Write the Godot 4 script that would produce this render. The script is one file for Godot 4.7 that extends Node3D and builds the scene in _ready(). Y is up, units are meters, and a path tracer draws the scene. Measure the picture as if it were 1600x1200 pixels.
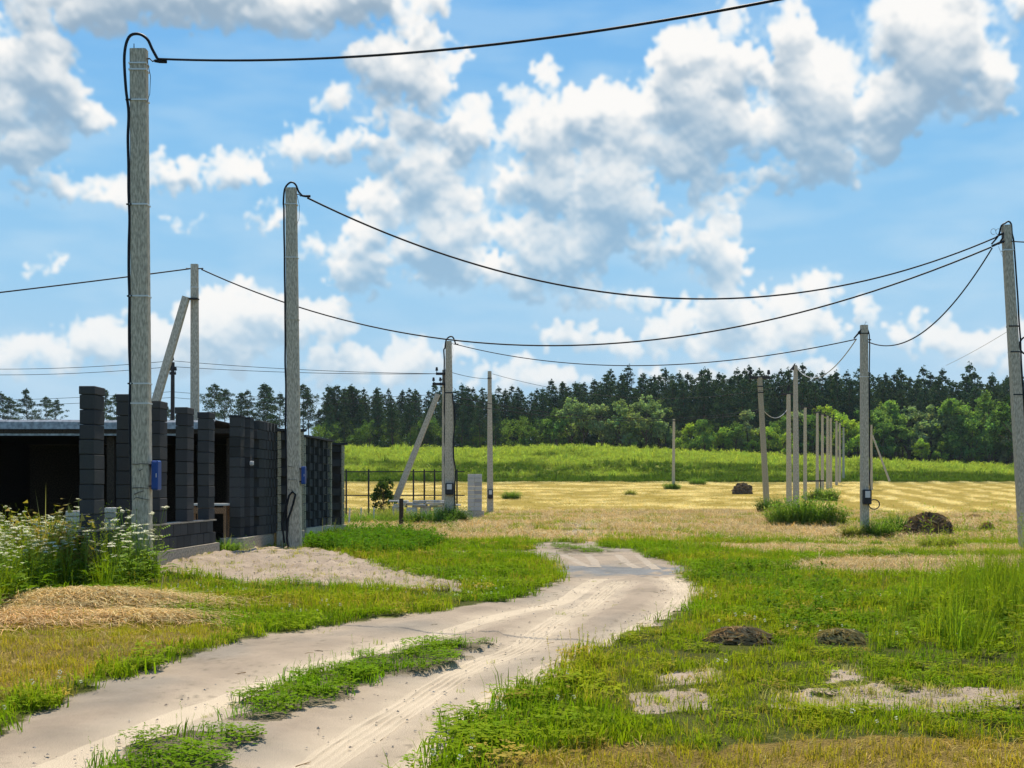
extends Node3D
# A gravel track past an unfinished block fence, concrete power poles, a mown field, a weedy rise and a pine wood.
# Metres, y up. The lens looks along -z with its optical axis level (a lens shift frames more sky), so a pixel of the
# 1600x1200 photograph gives a direction; the distance D (= -z) comes from the ground or from a thing's usual size.

const FP := 2000.0      # focal length in pixels of the photograph
const HX := 800.0       # principal point
const HY := 766.0       # eye level
const EYE := 1.25
const EXPOSURE := 1.55

var rng := RandomNumberGenerator.new()
var n_big := FastNoiseLite.new()
var n_mid := FastNoiseLite.new()
var n_fine := FastNoiseLite.new()
var n_streak := FastNoiseLite.new()
var M := {}

# ------------------------------------------------------------------ small helpers
class Geo:
	var v := PackedVector3Array()
	var n := PackedVector3Array()
	var c := PackedColorArray()
	var shaded := true
	func tri(a: Vector3, b: Vector3, d: Vector3, nr: Vector3, col := Color.WHITE) -> void:
		var flip := (b - a).cross(d - a).dot(nr) > 0.0
		v.append(a); n.append(nr); c.append(col)
		if flip:
			v.append(d); v.append(b)
		else:
			v.append(b); v.append(d)
		n.append(nr); n.append(nr); c.append(col); c.append(col)
	func tri3(a: Vector3, b: Vector3, d: Vector3, na: Vector3, nb: Vector3, nd: Vector3, col := Color.WHITE) -> void:
		v.append(a); n.append(na); c.append(col)
		if (b - a).cross(d - a).dot(na + nb + nd) > 0.0:
			v.append(d); v.append(b); n.append(nd); n.append(nb)
		else:
			v.append(b); v.append(d); n.append(nb); n.append(nd)
		c.append(col); c.append(col)
	func leaf(a: Vector3, b: Vector3, d: Vector3, col: Color) -> void:
		v.append(a); v.append(b); v.append(d); c.append(col); c.append(col); c.append(col)
	func quad(a: Vector3, b: Vector3, d: Vector3, e: Vector3, nr: Vector3, col := Color.WHITE) -> void:
		tri(a, b, d, nr, col); tri(a, d, e, nr, col)
	# a box with chamfered vertical edges when ch > 0; bottom size s0, top size s1 (x, z), from p0 to p1
	func post(p0: Vector3, p1: Vector3, s0: Vector2, s1: Vector2, ch := 0.0, yaw := 0.0, col := Color.WHITE) -> void:
		var rx := Vector3(cos(yaw), 0, -sin(yaw)); var rz := Vector3(sin(yaw), 0, cos(yaw))
		var up := (p1 - p0).normalized()
		rx = (rx - up * rx.dot(up)).normalized(); rz = rx.cross(up).normalized()
		var ring := []
		for k in 2:
			var s: Vector2 = (s0 if k == 0 else s1) * 0.5
			var o: Vector3 = p0 if k == 0 else p1
			var pts := []
			for q in [Vector2(1, 1), Vector2(-1, 1), Vector2(-1, -1), Vector2(1, -1)]:
				if ch > 0.0:
					var e0 := Vector2(q.x * s.x, q.y * (s.y - ch)); var e1 := Vector2(q.x * (s.x - ch), q.y * s.y)
					if q.x * q.y > 0: pts.append(e0); pts.append(e1)
					else: pts.append(e1); pts.append(e0)
				else:
					pts.append(Vector2(q.x * s.x, q.y * s.y))
			var r := []
			for q in pts: r.append(o + rx * q.x + rz * q.y)
			ring.append(r)
		var m: int = ring[0].size()
		for i in m:
			var j := (i + 1) % m
			var mid: Vector3 = (ring[0][i] + ring[0][j]) * 0.5 - p0
			var nr: Vector3 = (ring[0][j] - ring[0][i]).cross(up).normalized()
			if nr.dot(mid) < 0: nr = -nr
			quad(ring[0][i], ring[0][j], ring[1][j], ring[1][i], nr, col)
		for i in range(1, m - 1):
			tri(ring[1][0], ring[1][i], ring[1][i + 1], up, col)
			tri(ring[0][0], ring[0][i], ring[0][i + 1], -up, col)
	func box(o: Vector3, s: Vector3, yaw := 0.0, col := Color.WHITE) -> void:
		post(o - Vector3(0, s.y * 0.5, 0), o + Vector3(0, s.y * 0.5, 0), Vector2(s.x, s.z), Vector2(s.x, s.z), 0.0, yaw, col)
	# a block with all edges bevelled by b, in a basis
	func bevel_box(s: Vector3, b: float, col := Color.WHITE) -> void:
		var h := s * 0.5
		for ax in 3:
			for sg in [-1.0, 1.0]:
				var nr := Vector3.ZERO; nr[ax] = sg
				var a1 := (ax + 1) % 3; var a2 := (ax + 2) % 3
				var q := []
				for k in [Vector2(1, 1), Vector2(-1, 1), Vector2(-1, -1), Vector2(1, -1)]:
					var p := Vector3.ZERO; p[ax] = sg * h[ax]; p[a1] = k.x * (h[a1] - b); p[a2] = k.y * (h[a2] - b); q.append(p)
				quad(q[0], q[1], q[2], q[3], nr, col)
				for s2 in [-1.0, 1.0]:   # edge strip between face ax and face a1
					var p0 := Vector3.ZERO; p0[ax] = sg * h[ax]; p0[a1] = s2 * (h[a1] - b); p0[a2] = h[a2] - b
					var p1 := p0; p1[a2] = -(h[a2] - b)
					var p2 := Vector3.ZERO; p2[ax] = sg * (h[ax] - b); p2[a1] = s2 * h[a1]; p2[a2] = -(h[a2] - b)
					var p3 := p2; p3[a2] = h[a2] - b
					var ne := Vector3.ZERO; ne[ax] = sg; ne[a1] = s2
					quad(p0, p1, p2, p3, ne.normalized(), col)
	func tube(pts: Array, r0: float, r1 := -1.0, sides := 6, col := Color.WHITE) -> void:
		if r1 < 0: r1 = r0
		var last := []; var lastn := []
		var side := Vector3.ZERO
		for i in pts.size():
			var d: Vector3 = (pts[min(i + 1, pts.size() - 1)] - pts[max(i - 1, 0)]).normalized()
			if side == Vector3.ZERO:
				side = d.cross(Vector3.UP if absf(d.y) < 0.9 else Vector3.RIGHT).normalized()
			else:
				side = (side - d * side.dot(d)).normalized()
			var up := side.cross(d)
			var r: float = lerpf(r0, r1, float(i) / maxf(1.0, pts.size() - 1))
			var ring := []; var rn := []
			for k in sides:
				var a := TAU * k / sides
				var q := side * cos(a) + up * sin(a)
				ring.append(pts[i] + q * r); rn.append(q)
			if i > 0:
				for k in sides:
					var j := (k + 1) % sides
					if shaded:
						tri3(last[k], last[j], ring[j], lastn[k], lastn[j], rn[j], col); tri3(last[k], ring[j], ring[k], lastn[k], rn[j], rn[k], col)
					else:
						leaf(last[k], last[j], ring[j], col); leaf(last[k], ring[j], ring[k], col)
			last = ring; lastn = rn
	func mesh(mat: Material) -> ArrayMesh:
		var a := []
		a.resize(Mesh.ARRAY_MAX)
		a[Mesh.ARRAY_VERTEX] = v
		if shaded: a[Mesh.ARRAY_NORMAL] = n
		a[Mesh.ARRAY_COLOR] = c
		var m := ArrayMesh.new()
		m.add_surface_from_arrays(Mesh.PRIMITIVE_TRIANGLES, a)
		m.surface_set_material(0, mat)
		return m

func geo(shaded := true) -> Geo:
	var g := Geo.new(); g.shaded = shaded
	return g

func tag(o: Node, label: String, category := "", group := "") -> Node:
	if label: o.set_meta("label", label)
	if category: o.set_meta("category", category)
	if group: o.set_meta("group", group)
	return o

var used := {}
func numbered(called: String) -> String:
	var k: int = used.get(called, 0)
	used[called] = k + 1
	return called if k == 0 else "%s_%03d" % [called, k]

func thing(called: String, at: Vector3, label: String, category: String, group := "") -> Node3D:
	var o := Node3D.new()
	o.name = numbered(called)
	add_child(o)
	o.position = at
	tag(o, label, category, group)
	return o

func part(called: String, m: Mesh, parent: Node, at := Vector3.ZERO) -> MeshInstance3D:
	var o := MeshInstance3D.new()
	o.name = called
	o.mesh = m
	parent.add_child(o, true)
	o.position = at
	return o

func solid(called: String, m: Mesh, at: Vector3, label: String, category: String, group := "") -> MeshInstance3D:
	var o := MeshInstance3D.new()
	o.name = numbered(called)
	o.mesh = m
	add_child(o)
	o.position = at
	tag(o, label, category, group)
	return o

func structure(called: String, m: Mesh) -> MeshInstance3D:
	var o := MeshInstance3D.new()
	o.name = called
	o.mesh = m
	add_child(o)
	o.set_meta("kind", "structure")
	return o

func scatter(called: String, m: Mesh, where: Array, tints: PackedColorArray, label: String, category: String) -> void:
	var mm := MultiMesh.new()
	mm.transform_format = MultiMesh.TRANSFORM_3D
	mm.use_colors = true
	mm.mesh = m
	mm.instance_count = where.size()
	for i in where.size():
		mm.set_instance_transform(i, where[i])
		mm.set_instance_color(i, tints[i])
	var o := MultiMeshInstance3D.new()
	o.name = numbered(called)
	o.multimesh = mm
	add_child(o)
	o.set_meta("kind", "stuff")
	tag(o, label, category)

func at(px: float, py: float, d: float) -> Vector3:
	return Vector3((px - HX) * d / FP, EYE + (HY - py) * d / FP, -d)

func on_flat(px: float, py: float) -> Vector2:      # the level ground point under a pixel, as (x, D)
	var d := EYE * FP / (py - HY)
	return Vector2((px - HX) * d / FP, d)

func poly(p: Array) -> PackedVector2Array:
	var out := PackedVector2Array()
	for q in p: out.append(on_flat(q[0], q[1]))
	return out

func inside(p: PackedVector2Array, q: Vector2) -> bool:
	return Geometry2D.is_point_in_polygon(q, p)

func sm(a: float, b: float, x: float) -> float:
	return smoothstep(a, b, x)

func noise_of(n: FastNoiseLite, sd: int, freq: float, oct := 3) -> void:
	n.seed = sd; n.noise_type = FastNoiseLite.TYPE_SIMPLEX_SMOOTH; n.frequency = freq
	n.fractal_type = FastNoiseLite.FRACTAL_FBM; n.fractal_octaves = oct

# ------------------------------------------------------------------ materials
func noise_tex(sd: int, freq: float, oct: int, lo: float, hi: float, size := 512, kind := FastNoiseLite.TYPE_SIMPLEX_SMOOTH, tint0 := Color.WHITE, tint1 := Color.WHITE) -> ImageTexture:
	var n := FastNoiseLite.new()
	noise_of(n, sd, freq, oct)
	n.noise_type = kind
	var src := n.get_seamless_image(size, size)
	src.convert(Image.FORMAT_L8)
	var d := src.get_data()
	var out := PackedByteArray()
	out.resize(size * size * 3)
	for i in size * size:
		var t := d[i] / 255.0
		var k := lerpf(lo, hi, t)
		var c := tint0.lerp(tint1, t)
		out[i * 3] = int(clampf(k * c.r, 0, 1) * 255.0)
		out[i * 3 + 1] = int(clampf(k * c.g, 0, 1) * 255.0)
		out[i * 3 + 2] = int(clampf(k * c.b, 0, 1) * 255.0)
	return ImageTexture.create_from_image(Image.create_from_data(size, size, false, Image.FORMAT_RGB8, out))

func lin(r: float, g: float, b: float) -> Color:
	return Color(r, g, b).linear_to_srgb()

func mat(called: String, c: Color, rough := 0.9) -> StandardMaterial3D:
	var m := StandardMaterial3D.new()
	m.resource_name = called
	m.albedo_color = c
	m.roughness = rough
	m.metallic_specular = 0.3
	m.vertex_color_use_as_albedo = true
	M[called] = m
	return m

func grained(m: StandardMaterial3D, tex: Texture2D, scale: float, bump: Texture2D = null, cm := 0.0, world := true) -> void:
	m.albedo_texture = tex
	m.uv1_triplanar = true
	m.uv1_world_triplanar = world
	m.uv1_scale = Vector3.ONE * scale
	if bump:
		m.heightmap_enabled = true
		m.heightmap_texture = bump
		m.heightmap_scale = cm

func leafy(called: String, c: Color, back: Color, rough := 0.6) -> void:
	var m := mat(called, c, rough)
	m.cull_mode = BaseMaterial3D.CULL_DISABLED
	m.metallic_specular = 0.06
	m.backlight_enabled = true
	m.backlight = back

func build_materials() -> void:
	var grain := noise_tex(11, 0.05, 5, 0.62, 1.12)
	var fine := noise_tex(12, 0.16, 4, 0.66, 1.12)
	var coarse := noise_tex(17, 0.2, 4, 0.42, 1.28)
	var rough := noise_tex(13, 0.09, 5, 0.0, 1.0)
	var conc := noise_tex(14, 0.03, 5, 0.66, 1.1)
	var clods := noise_tex(15, 0.05, 4, 0.0, 1.0, 512, FastNoiseLite.TYPE_CELLULAR)
	var dusty := noise_tex(16, 0.02, 6, 0.78, 1.08)
	grained(mat("soil", Color.WHITE, 1.0), grain, 1.3, rough, 4.0)
	grained(mat("sand", Color.WHITE, 1.0), fine, 1.1, rough, 1.5)
	grained(mat("dust", Color.WHITE, 1.0), coarse, 1.7, fine, 0.12)
	grained(mat("field", Color.WHITE, 1.0), grain, 0.35, rough, 6.0)
	grained(mat("concrete", lin(0.60, 0.53, 0.40), 0.9), fine, 3.0, fine, 0.4, false)
	M.concrete.uv1_scale = Vector3(1.8, 0.5, 1.8)
	M.concrete.albedo_texture = conc
	grained(mat("old_concrete_and_lit_edge", lin(0.46, 0.41, 0.29), 0.95), conc, 1.2, fine, 0.5, false)
	grained(mat("block", lin(0.075, 0.075, 0.073), 0.95), fine, 2.2, clods, 0.5)
	grained(mat("pale_block", lin(0.66, 0.645, 0.60), 0.95), fine, 2.2, clods, 0.4)
	grained(mat("footing", lin(0.40, 0.35, 0.27), 0.95), conc, 1.1, fine, 0.6)
	grained(mat("grey_sheet", lin(0.42, 0.45, 0.47), 0.55), conc, 0.5)
	grained(mat("dark_timber", lin(0.065, 0.048, 0.034), 0.9), grain, 0.8)
	grained(mat("plank", lin(0.30, 0.17, 0.09), 0.85), grain, 1.4)
	grained(mat("rust_beam", lin(0.10, 0.035, 0.015), 0.9), grain, 1.4)
	mat("cable", lin(0.012, 0.013, 0.016), 0.55)
	mat("bare_wire", lin(0.30, 0.31, 0.31), 0.45)
	var st := mat("steel_band", lin(0.62, 0.63, 0.60), 0.5); st.metallic = 0.4
	mat("dark_steel", lin(0.03, 0.03, 0.032), 0.6)
	mat("blue_plastic", lin(0.022, 0.065, 0.24), 0.4)
	mat("grey_plastic", lin(0.55, 0.55, 0.53), 0.5)
	mat("porcelain", lin(0.75, 0.76, 0.74), 0.25)
	grained(mat("bark", lin(0.16, 0.10, 0.065), 0.95), grain, 0.7, rough, 2.0, false)
	leafy("grass", Color.WHITE, lin(0.85, 1.0, 0.4))
	leafy("straw", Color.WHITE, lin(0.5, 0.45, 0.25), 0.8)
	leafy("leaf", Color.WHITE, lin(0.8, 0.95, 0.4))
	leafy("needle", Color.WHITE, lin(0.28, 0.34, 0.18), 0.7)
	leafy("petal", Color.WHITE, lin(0.5, 0.5, 0.45), 0.7)

# ------------------------------------------------------------------ sky
var blobs := []

func sky_blob(px: float, py: float, rx: float, ry: float, w := 1.0) -> void:
	var az := atan((px - HX) / FP)
	var el := atan((HY - py) / FP * cos(az))
	add_blob(az * FP, el * FP, rx, ry, w)

func add_blob(a: float, e: float, rx: float, ry: float, w: float) -> void:
	blobs.append([a, e, rx, ry, w])

var n_cloud := FastNoiseLite.new()
var n_puff := FastNoiseLite.new()
var n_warp := FastNoiseLite.new()
var puffs := PackedFloat32Array()      # each puff of each cloud: azimuth and elevation in cloud units, depth, radius, share of its thickness

func puff(a: float, e: float, z: float, r: float, share: float) -> void:
	puffs.append_array(PackedFloat32Array([a, e, z, r, r, share]))

func billow() -> Vector3:
	var v := Vector3(rng.randfn(), rng.randfn(), rng.randfn()).normalized()
	if v.y < -0.35: v.y *= -0.6
	v.z = absf(v.z)
	return v

func grow_clouds(n_seen: int) -> void:      # every blob becomes a body with puffs on it and smaller puffs on those
	rng.seed = 303
	for i in blobs.size():
		var b = blobs[i]
		var rx: float = b[2] * 0.80; var ry: float = b[3] * 0.80
		var m := minf(rx, ry)
		puffs.append_array(PackedFloat32Array([b[0], b[1] - ry * 0.1, -0.3 * m, rx * 0.86, ry * 0.8, 0.3]))
		for k in int(maxf(4.0, rx / m * (7.0 if i < n_seen else 5.0))):
			var a := rng.randf() * TAU
			var q := sqrt(rng.randf()) * 0.92
			var x: float = b[0] + cos(a) * q * rx
			var y: float = b[1] + sin(a) * q * ry * (0.75 if sin(a) < 0.0 else 1.0)
			var r := m * rng.randf_range(0.42, 0.74) * (1.0 - 0.3 * q)
			var z := rng.randf_range(-0.5, 0.5) * m
			puff(x, y, z, r, 1.0)
			for j in 8 if i < n_seen else 5:
				var v := billow()
				var r2 := r * rng.randf_range(0.34, 0.58)
				var o := Vector3(x, y, z) + v * r * 0.85
				puff(o.x, o.y, o.z, r2, 0.8)
				if i < n_seen and r2 > 6.5:
					for l in 5:
						var o3 := o + billow() * r2 * 0.85
						puff(o3.x, o3.y, o3.z, r2 * rng.randf_range(0.3, 0.55), 0.8)

func softened(f: PackedFloat32Array, w: int, h: int, by: float) -> PackedFloat32Array:
	var im := Image.create_from_data(w, h, false, Image.FORMAT_RF, f.to_byte_array())
	var k := 1.0
	while k * 2.0 <= by + 0.01:
		k *= 2.0
		im.resize(int(w / k), int(h / k), Image.INTERPOLATE_BILINEAR)
	im.resize(maxi(1, int(w / by)), maxi(1, int(h / by)), Image.INTERPOLATE_BILINEAR)
	im.resize(w, h, Image.INTERPOLATE_CUBIC)
	return im.get_data().to_float32_array()

func sky_color(el: float) -> Vector3:
	var stops := [[0.0, 196, 222, 238], [4.0, 178, 213, 238], [9.0, 158, 206, 240], [14.0, 140, 197, 240], [21.0, 118, 181, 237], [40.0, 70, 135, 212], [90.0, 46, 104, 188]]
	var out := Vector3.ZERO
	for i in stops.size() - 1:
		if el >= stops[i][0] and el <= stops[i + 1][0]:
			var t: float = (el - stops[i][0]) / (stops[i + 1][0] - stops[i][0])
			out = Vector3(lerpf(stops[i][1], stops[i + 1][1], t), lerpf(stops[i][2], stops[i + 1][2], t), lerpf(stops[i][3], stops[i + 1][3], t))
	return out / 255.0

func sky_patch(full_w: int, full_h: int, x0: int, y0: int, w: int, h: int) -> Image:
	# columns x0.. and rows y0.. of a full_w x full_h panorama whose middle column looks along -z
	var per := TAU * FP / full_w          # cloud units in one texel
	var unit := TAU * FP / 4096.0
	var zb := PackedFloat32Array(); zb.resize(w * h); zb.fill(-14.0)
	var tk := PackedFloat32Array(); tk.resize(w * h)
	for p in range(0, puffs.size(), 6):
		var cx := puffs[p] / per + full_w * 0.5 - x0 - 0.5
		var cy := full_h * 0.5 - puffs[p + 1] / per - y0 - 0.5
		var rx := puffs[p + 3] / per
		var ry := puffs[p + 4] / per
		if rx < 0.35: continue
		var i0 := maxi(0, int(ceil(cx - rx))); var i1 := mini(w - 1, int(cx + rx))
		var j0 := maxi(0, int(ceil(cy - ry))); var j1 := mini(h - 1, int(cy + ry))
		if i0 > i1 or j0 > j1: continue
		var z := puffs[p + 2] / unit
		var thick := minf(puffs[p + 3], puffs[p + 4]) / unit * (0.6 if rx != ry else 1.0)
		var share := puffs[p + 5]
		var ax := 1.0 / rx; var ay := 1.0 / ry
		for j in range(j0, j1 + 1):
			var dy := (j - cy) * ay
			var left := 1.0 - dy * dy
			var row := j * w
			for i in range(i0, i1 + 1):
				var dx := (i - cx) * ax
				var q := left - dx * dx
				if q > 0.0:
					var t := sqrt(q) * thick
					if z + t > zb[row + i]: zb[row + i] = z + t
					tk[row + i] += t * share
	# frayed edges
	var zw := PackedFloat32Array(); zw.resize(w * h)
	var tw := PackedFloat32Array(); tw.resize(w * h)
	for j in h:
		var e := (y0 + j) * per
		for i in w:
			var a := (x0 + i) * per
			var wx := (n_warp.get_noise_2d(a, e) * 7.0 + n_warp.get_noise_2d(a * 2.6, e * 2.6 + 700.0) * 3.2) * unit / per
			var wy := (n_warp.get_noise_2d(a + 900.0, e - 400.0) * 6.0 + n_warp.get_noise_2d(a * 2.6 + 300.0, e * 2.6) * 3.0) * unit / per
			var k := clampi(int(round(j + wy)), 0, h - 1) * w + clampi(int(round(i + wx)), 0, w - 1)
			zw[j * w + i] = zb[k]
			tw[j * w + i] = tk[k]
	var fields := [softened(zw, w, h, maxf(1.0, 1.6 * unit / per)), softened(zw, w, h, maxf(1.0, 5.0 * unit / per)), softened(zw, w, h, maxf(1.0, 16.0 * unit / per))]
	tw = softened(tw, w, h, maxf(1.0, 1.3 * unit / per))
	var sun_dir := Vector3(0.12, 0.80, 0.58).normalized()
	var rise := [5.0, 10.0, 18.0, 30.0, 45.0]
	var weigh := [0.7, 0.8, 1.0, 1.1, 0.9]
	var out := PackedFloat32Array(); out.resize(w * h * 3)
	for j in h:
		var el := 90.0 - (y0 + j + 0.5) / full_h * 180.0
		var sky := sky_color(maxf(el, 0.0))
		var low := sm(22.0, 6.0, el)
		var far := clampf((9.0 - el) / 8.0, 0.0, 1.0)
		var e := (y0 + j) * per
		for i in w:
			var a := (x0 + i) * per
			var k := j * w + i
			var veil := clampf(n_cloud.get_noise_2d(a * 0.20, e * 0.75) * 0.3 + 0.09, 0.0, 0.22)
			var c := sky.lerp(Vector3(0.93, 0.95, 0.97), veil)
			var t := tw[k]
			if t > 0.5:
				var alpha := 1.0 - exp(-maxf(0.0, t * (0.85 + 0.4 * n_cloud.get_noise_2d(a, e)) - 1.2 - 1.5 * n_puff.get_noise_2d(a, e)) * 0.26)
				var lam := 0.0
				var ip := k + (1 if i < w - 1 else 0); var im := k - (1 if i > 0 else 0)
				var jp := k + (w if j < h - 1 else 0); var jm := k - (w if j > 0 else 0)
				for f in 3:
					var zf: PackedFloat32Array = fields[f]
					var gx := (zf[ip] - zf[im]) * 0.5 * unit / per
					var gy2 := (zf[jp] - zf[jm]) * 0.5 * unit / per
					lam += [0.20, 0.36, 0.44][f] * (-gx * sun_dir.x + gy2 * sun_dir.y + sun_dir.z) / sqrt(1.0 + gx * gx + gy2 * gy2)
				var od := 0.0
				for r in 5:
					var jj := j - int(round(rise[r] * unit / per))
					if jj >= 0: od += minf(tw[jj * w + i], 26.0) * weigh[r] / 26.0
				var lit := clampf(0.50 * exp(-od * 0.40) + 0.62 * (0.5 + 0.5 * lam) - 0.06, 0.0, 1.0)
				var u := clampf((lit - 0.30) / 0.46, 0.0, 1.0)
				u = u * u * (3.0 - 2.0 * u) * 0.6 + u * 0.4
				var lo := Vector3(0.60, 0.69, 0.77).lerp(sky, 0.55 * low)
				var cc := lo.lerp(Vector3(0.99, 0.985, 0.975), u).lerp(Vector3(0.91, 0.93, 0.945), 0.45 * far)
				c = c.lerp(cc, alpha * (1.0 - 0.25 * far))
			var lc := Color(c.x, c.y, c.z).srgb_to_linear()
			out[k * 3] = lc.r / EXPOSURE
			out[k * 3 + 1] = lc.g / EXPOSURE
			out[k * 3 + 2] = lc.b / EXPOSURE
	return Image.create_from_data(w, h, false, Image.FORMAT_RGBF, out.to_byte_array())

func build_sky() -> Sky:
	noise_of(n_cloud, 21, 1.0 / 60.0, 4)
	noise_of(n_puff, 22, 1.0 / 20.0, 3)
	noise_of(n_warp, 23, 1.0 / 40.0, 3)
	var seen := [
		[330, -20, 420, 90], [150, 0, 220, 60], [560, -10, 190, 66],
		[20, 70, 90, 66], [50, 140, 110, 84], [110, 165, 66, 54], [10, 225, 90, 52], [60, 230, 70, 44],
		[110, 297, 125, 30], [320, 266, 135, 38], [230, 285, 110, 24],
		[655, 62, 46, 52], [580, 95, 62, 46], [640, 125, 104, 76], [560, 165, 72, 42], [695, 100, 34, 50],
		[500, 232, 84, 40], [445, 238, 34, 20],
		[862, 120, 32, 46], [842, 178, 86, 64], [660, 240, 118, 62], [770, 275, 150, 95], [905, 235, 92, 95], [635, 315, 82, 74], [690, 385, 112, 76],
		[560, 410, 104, 66], [880, 370, 116, 86], [800, 432, 190, 50], [965, 310, 76, 84], [750, 190, 60, 40],
		[1190, 62, 84, 76], [1090, 105, 124, 74], [1000, 165, 100, 84], [1150, 155, 170, 100], [1275, 75, 46, 36], [1240, 170, 88, 90], [1090, 225, 180, 66], [1030, 262, 110, 48],
		[1400, 40, 100, 112], [1525, 30, 106, 88], [1450, 120, 136, 96], [1345, 170, 90, 100], [1505, 140, 76, 74], [1310, 240, 140, 58], [1240, 282, 180, 26],
		[1105, 298, 38, 36], [1150, 316, 28, 22], [1092, 360, 54, 64], [1030, 388, 54, 46], [1110, 412, 86, 62], [1145, 390, 40, 56],
		[1285, 446, 64, 34], [1165, 490, 150, 54], [1215, 520, 130, 44], [1070, 535, 150, 40], [900, 530, 86, 34], [960, 470, 120, 24],
		[140, 530, 94, 48], [55, 560, 84, 42], [215, 550, 100, 54], [340, 490, 84, 62], [415, 500, 110, 64], [485, 510, 90, 50], [300, 545, 130, 64],
		[640, 562, 130, 46], [560, 575, 120, 40], [1355, 490, 32, 28], [1440, 532, 74, 38], [1550, 552, 90, 42], [1585, 520, 54, 22],
		[70, 415, 46, 18], [290, 347, 50, 16], [425, 340, 62, 26], [1160, 590, 200, 40], [820, 590, 160, 34],
	]
	for b in seen: sky_blob(b[0], b[1], b[2], b[3])
	var n_seen := blobs.size()
	rng.seed = 77
	for k in 64:
		var a := rng.randf_range(0.62, TAU - 0.62)
		var e := rng.randf_range(0.02, 1.2)
		if e > 0.62 and rng.randf() < 0.5: continue
		var s := rng.randf_range(0.6, 1.5)
		if a > PI: a -= TAU
		for q in 9:
			add_blob(a * FP + rng.randf_range(-190, 190) * s, e * FP + rng.randf_range(-50, 60) * s, rng.randf_range(50, 150) * s, rng.randf_range(34, 80) * s, 1.0)
	for k in 8:      # above the frame, as the clouds in view go on
		var a := rng.randf_range(-0.6, 0.6)
		var e := rng.randf_range(0.52, 0.95)
		for q in 7:
			add_blob(a * FP + rng.randf_range(-170, 170), e * FP + rng.randf_range(-40, 50), rng.randf_range(50, 140), rng.randf_range(30, 70), 1.0)
	grow_clouds(n_seen)
	var im := sky_patch(1024, 512, 0, 0, 1024, 258)
	var whole := Image.create(1024, 512, false, Image.FORMAT_RGBF)
	whole.fill(Color(0.30, 0.30, 0.17))
	whole.blit_rect(im, Rect2i(0, 0, 1024, 258), Vector2i.ZERO)
	whole.resize(4096, 2048, Image.INTERPOLATE_CUBIC)
	var x0 := 2048 - 330
	var y0 := 1024 - 330
	var near := sky_patch(4096, 2048, x0, y0, 660, 334)
	whole.blit_rect(near, Rect2i(8, 40, 644, 294), Vector2i(x0 + 8, y0 + 40))
	var turned := Image.create(4096, 2048, false, Image.FORMAT_RGBF)      # Godot's panorama begins at -z
	turned.blit_rect(whole, Rect2i(2048, 0, 2048, 2048), Vector2i.ZERO)
	turned.blit_rect(whole, Rect2i(0, 0, 2048, 2048), Vector2i(2048, 0))
	var pm := PanoramaSkyMaterial.new()
	pm.panorama = ImageTexture.create_from_image(turned)
	var sky := Sky.new()
	sky.sky_material = pm
	return sky

# ------------------------------------------------------------------ ground
var road_poly: PackedVector2Array
var medians := []
var sand_poly: PackedVector2Array
var sand_patches := []
var dry_polys := []
var hay_polys := []
var weed_poly: PackedVector2Array
var tall_poly: PackedVector2Array
var lush_polys := []
var gravel_poly: PackedVector2Array
var faint_tracks := []

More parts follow.
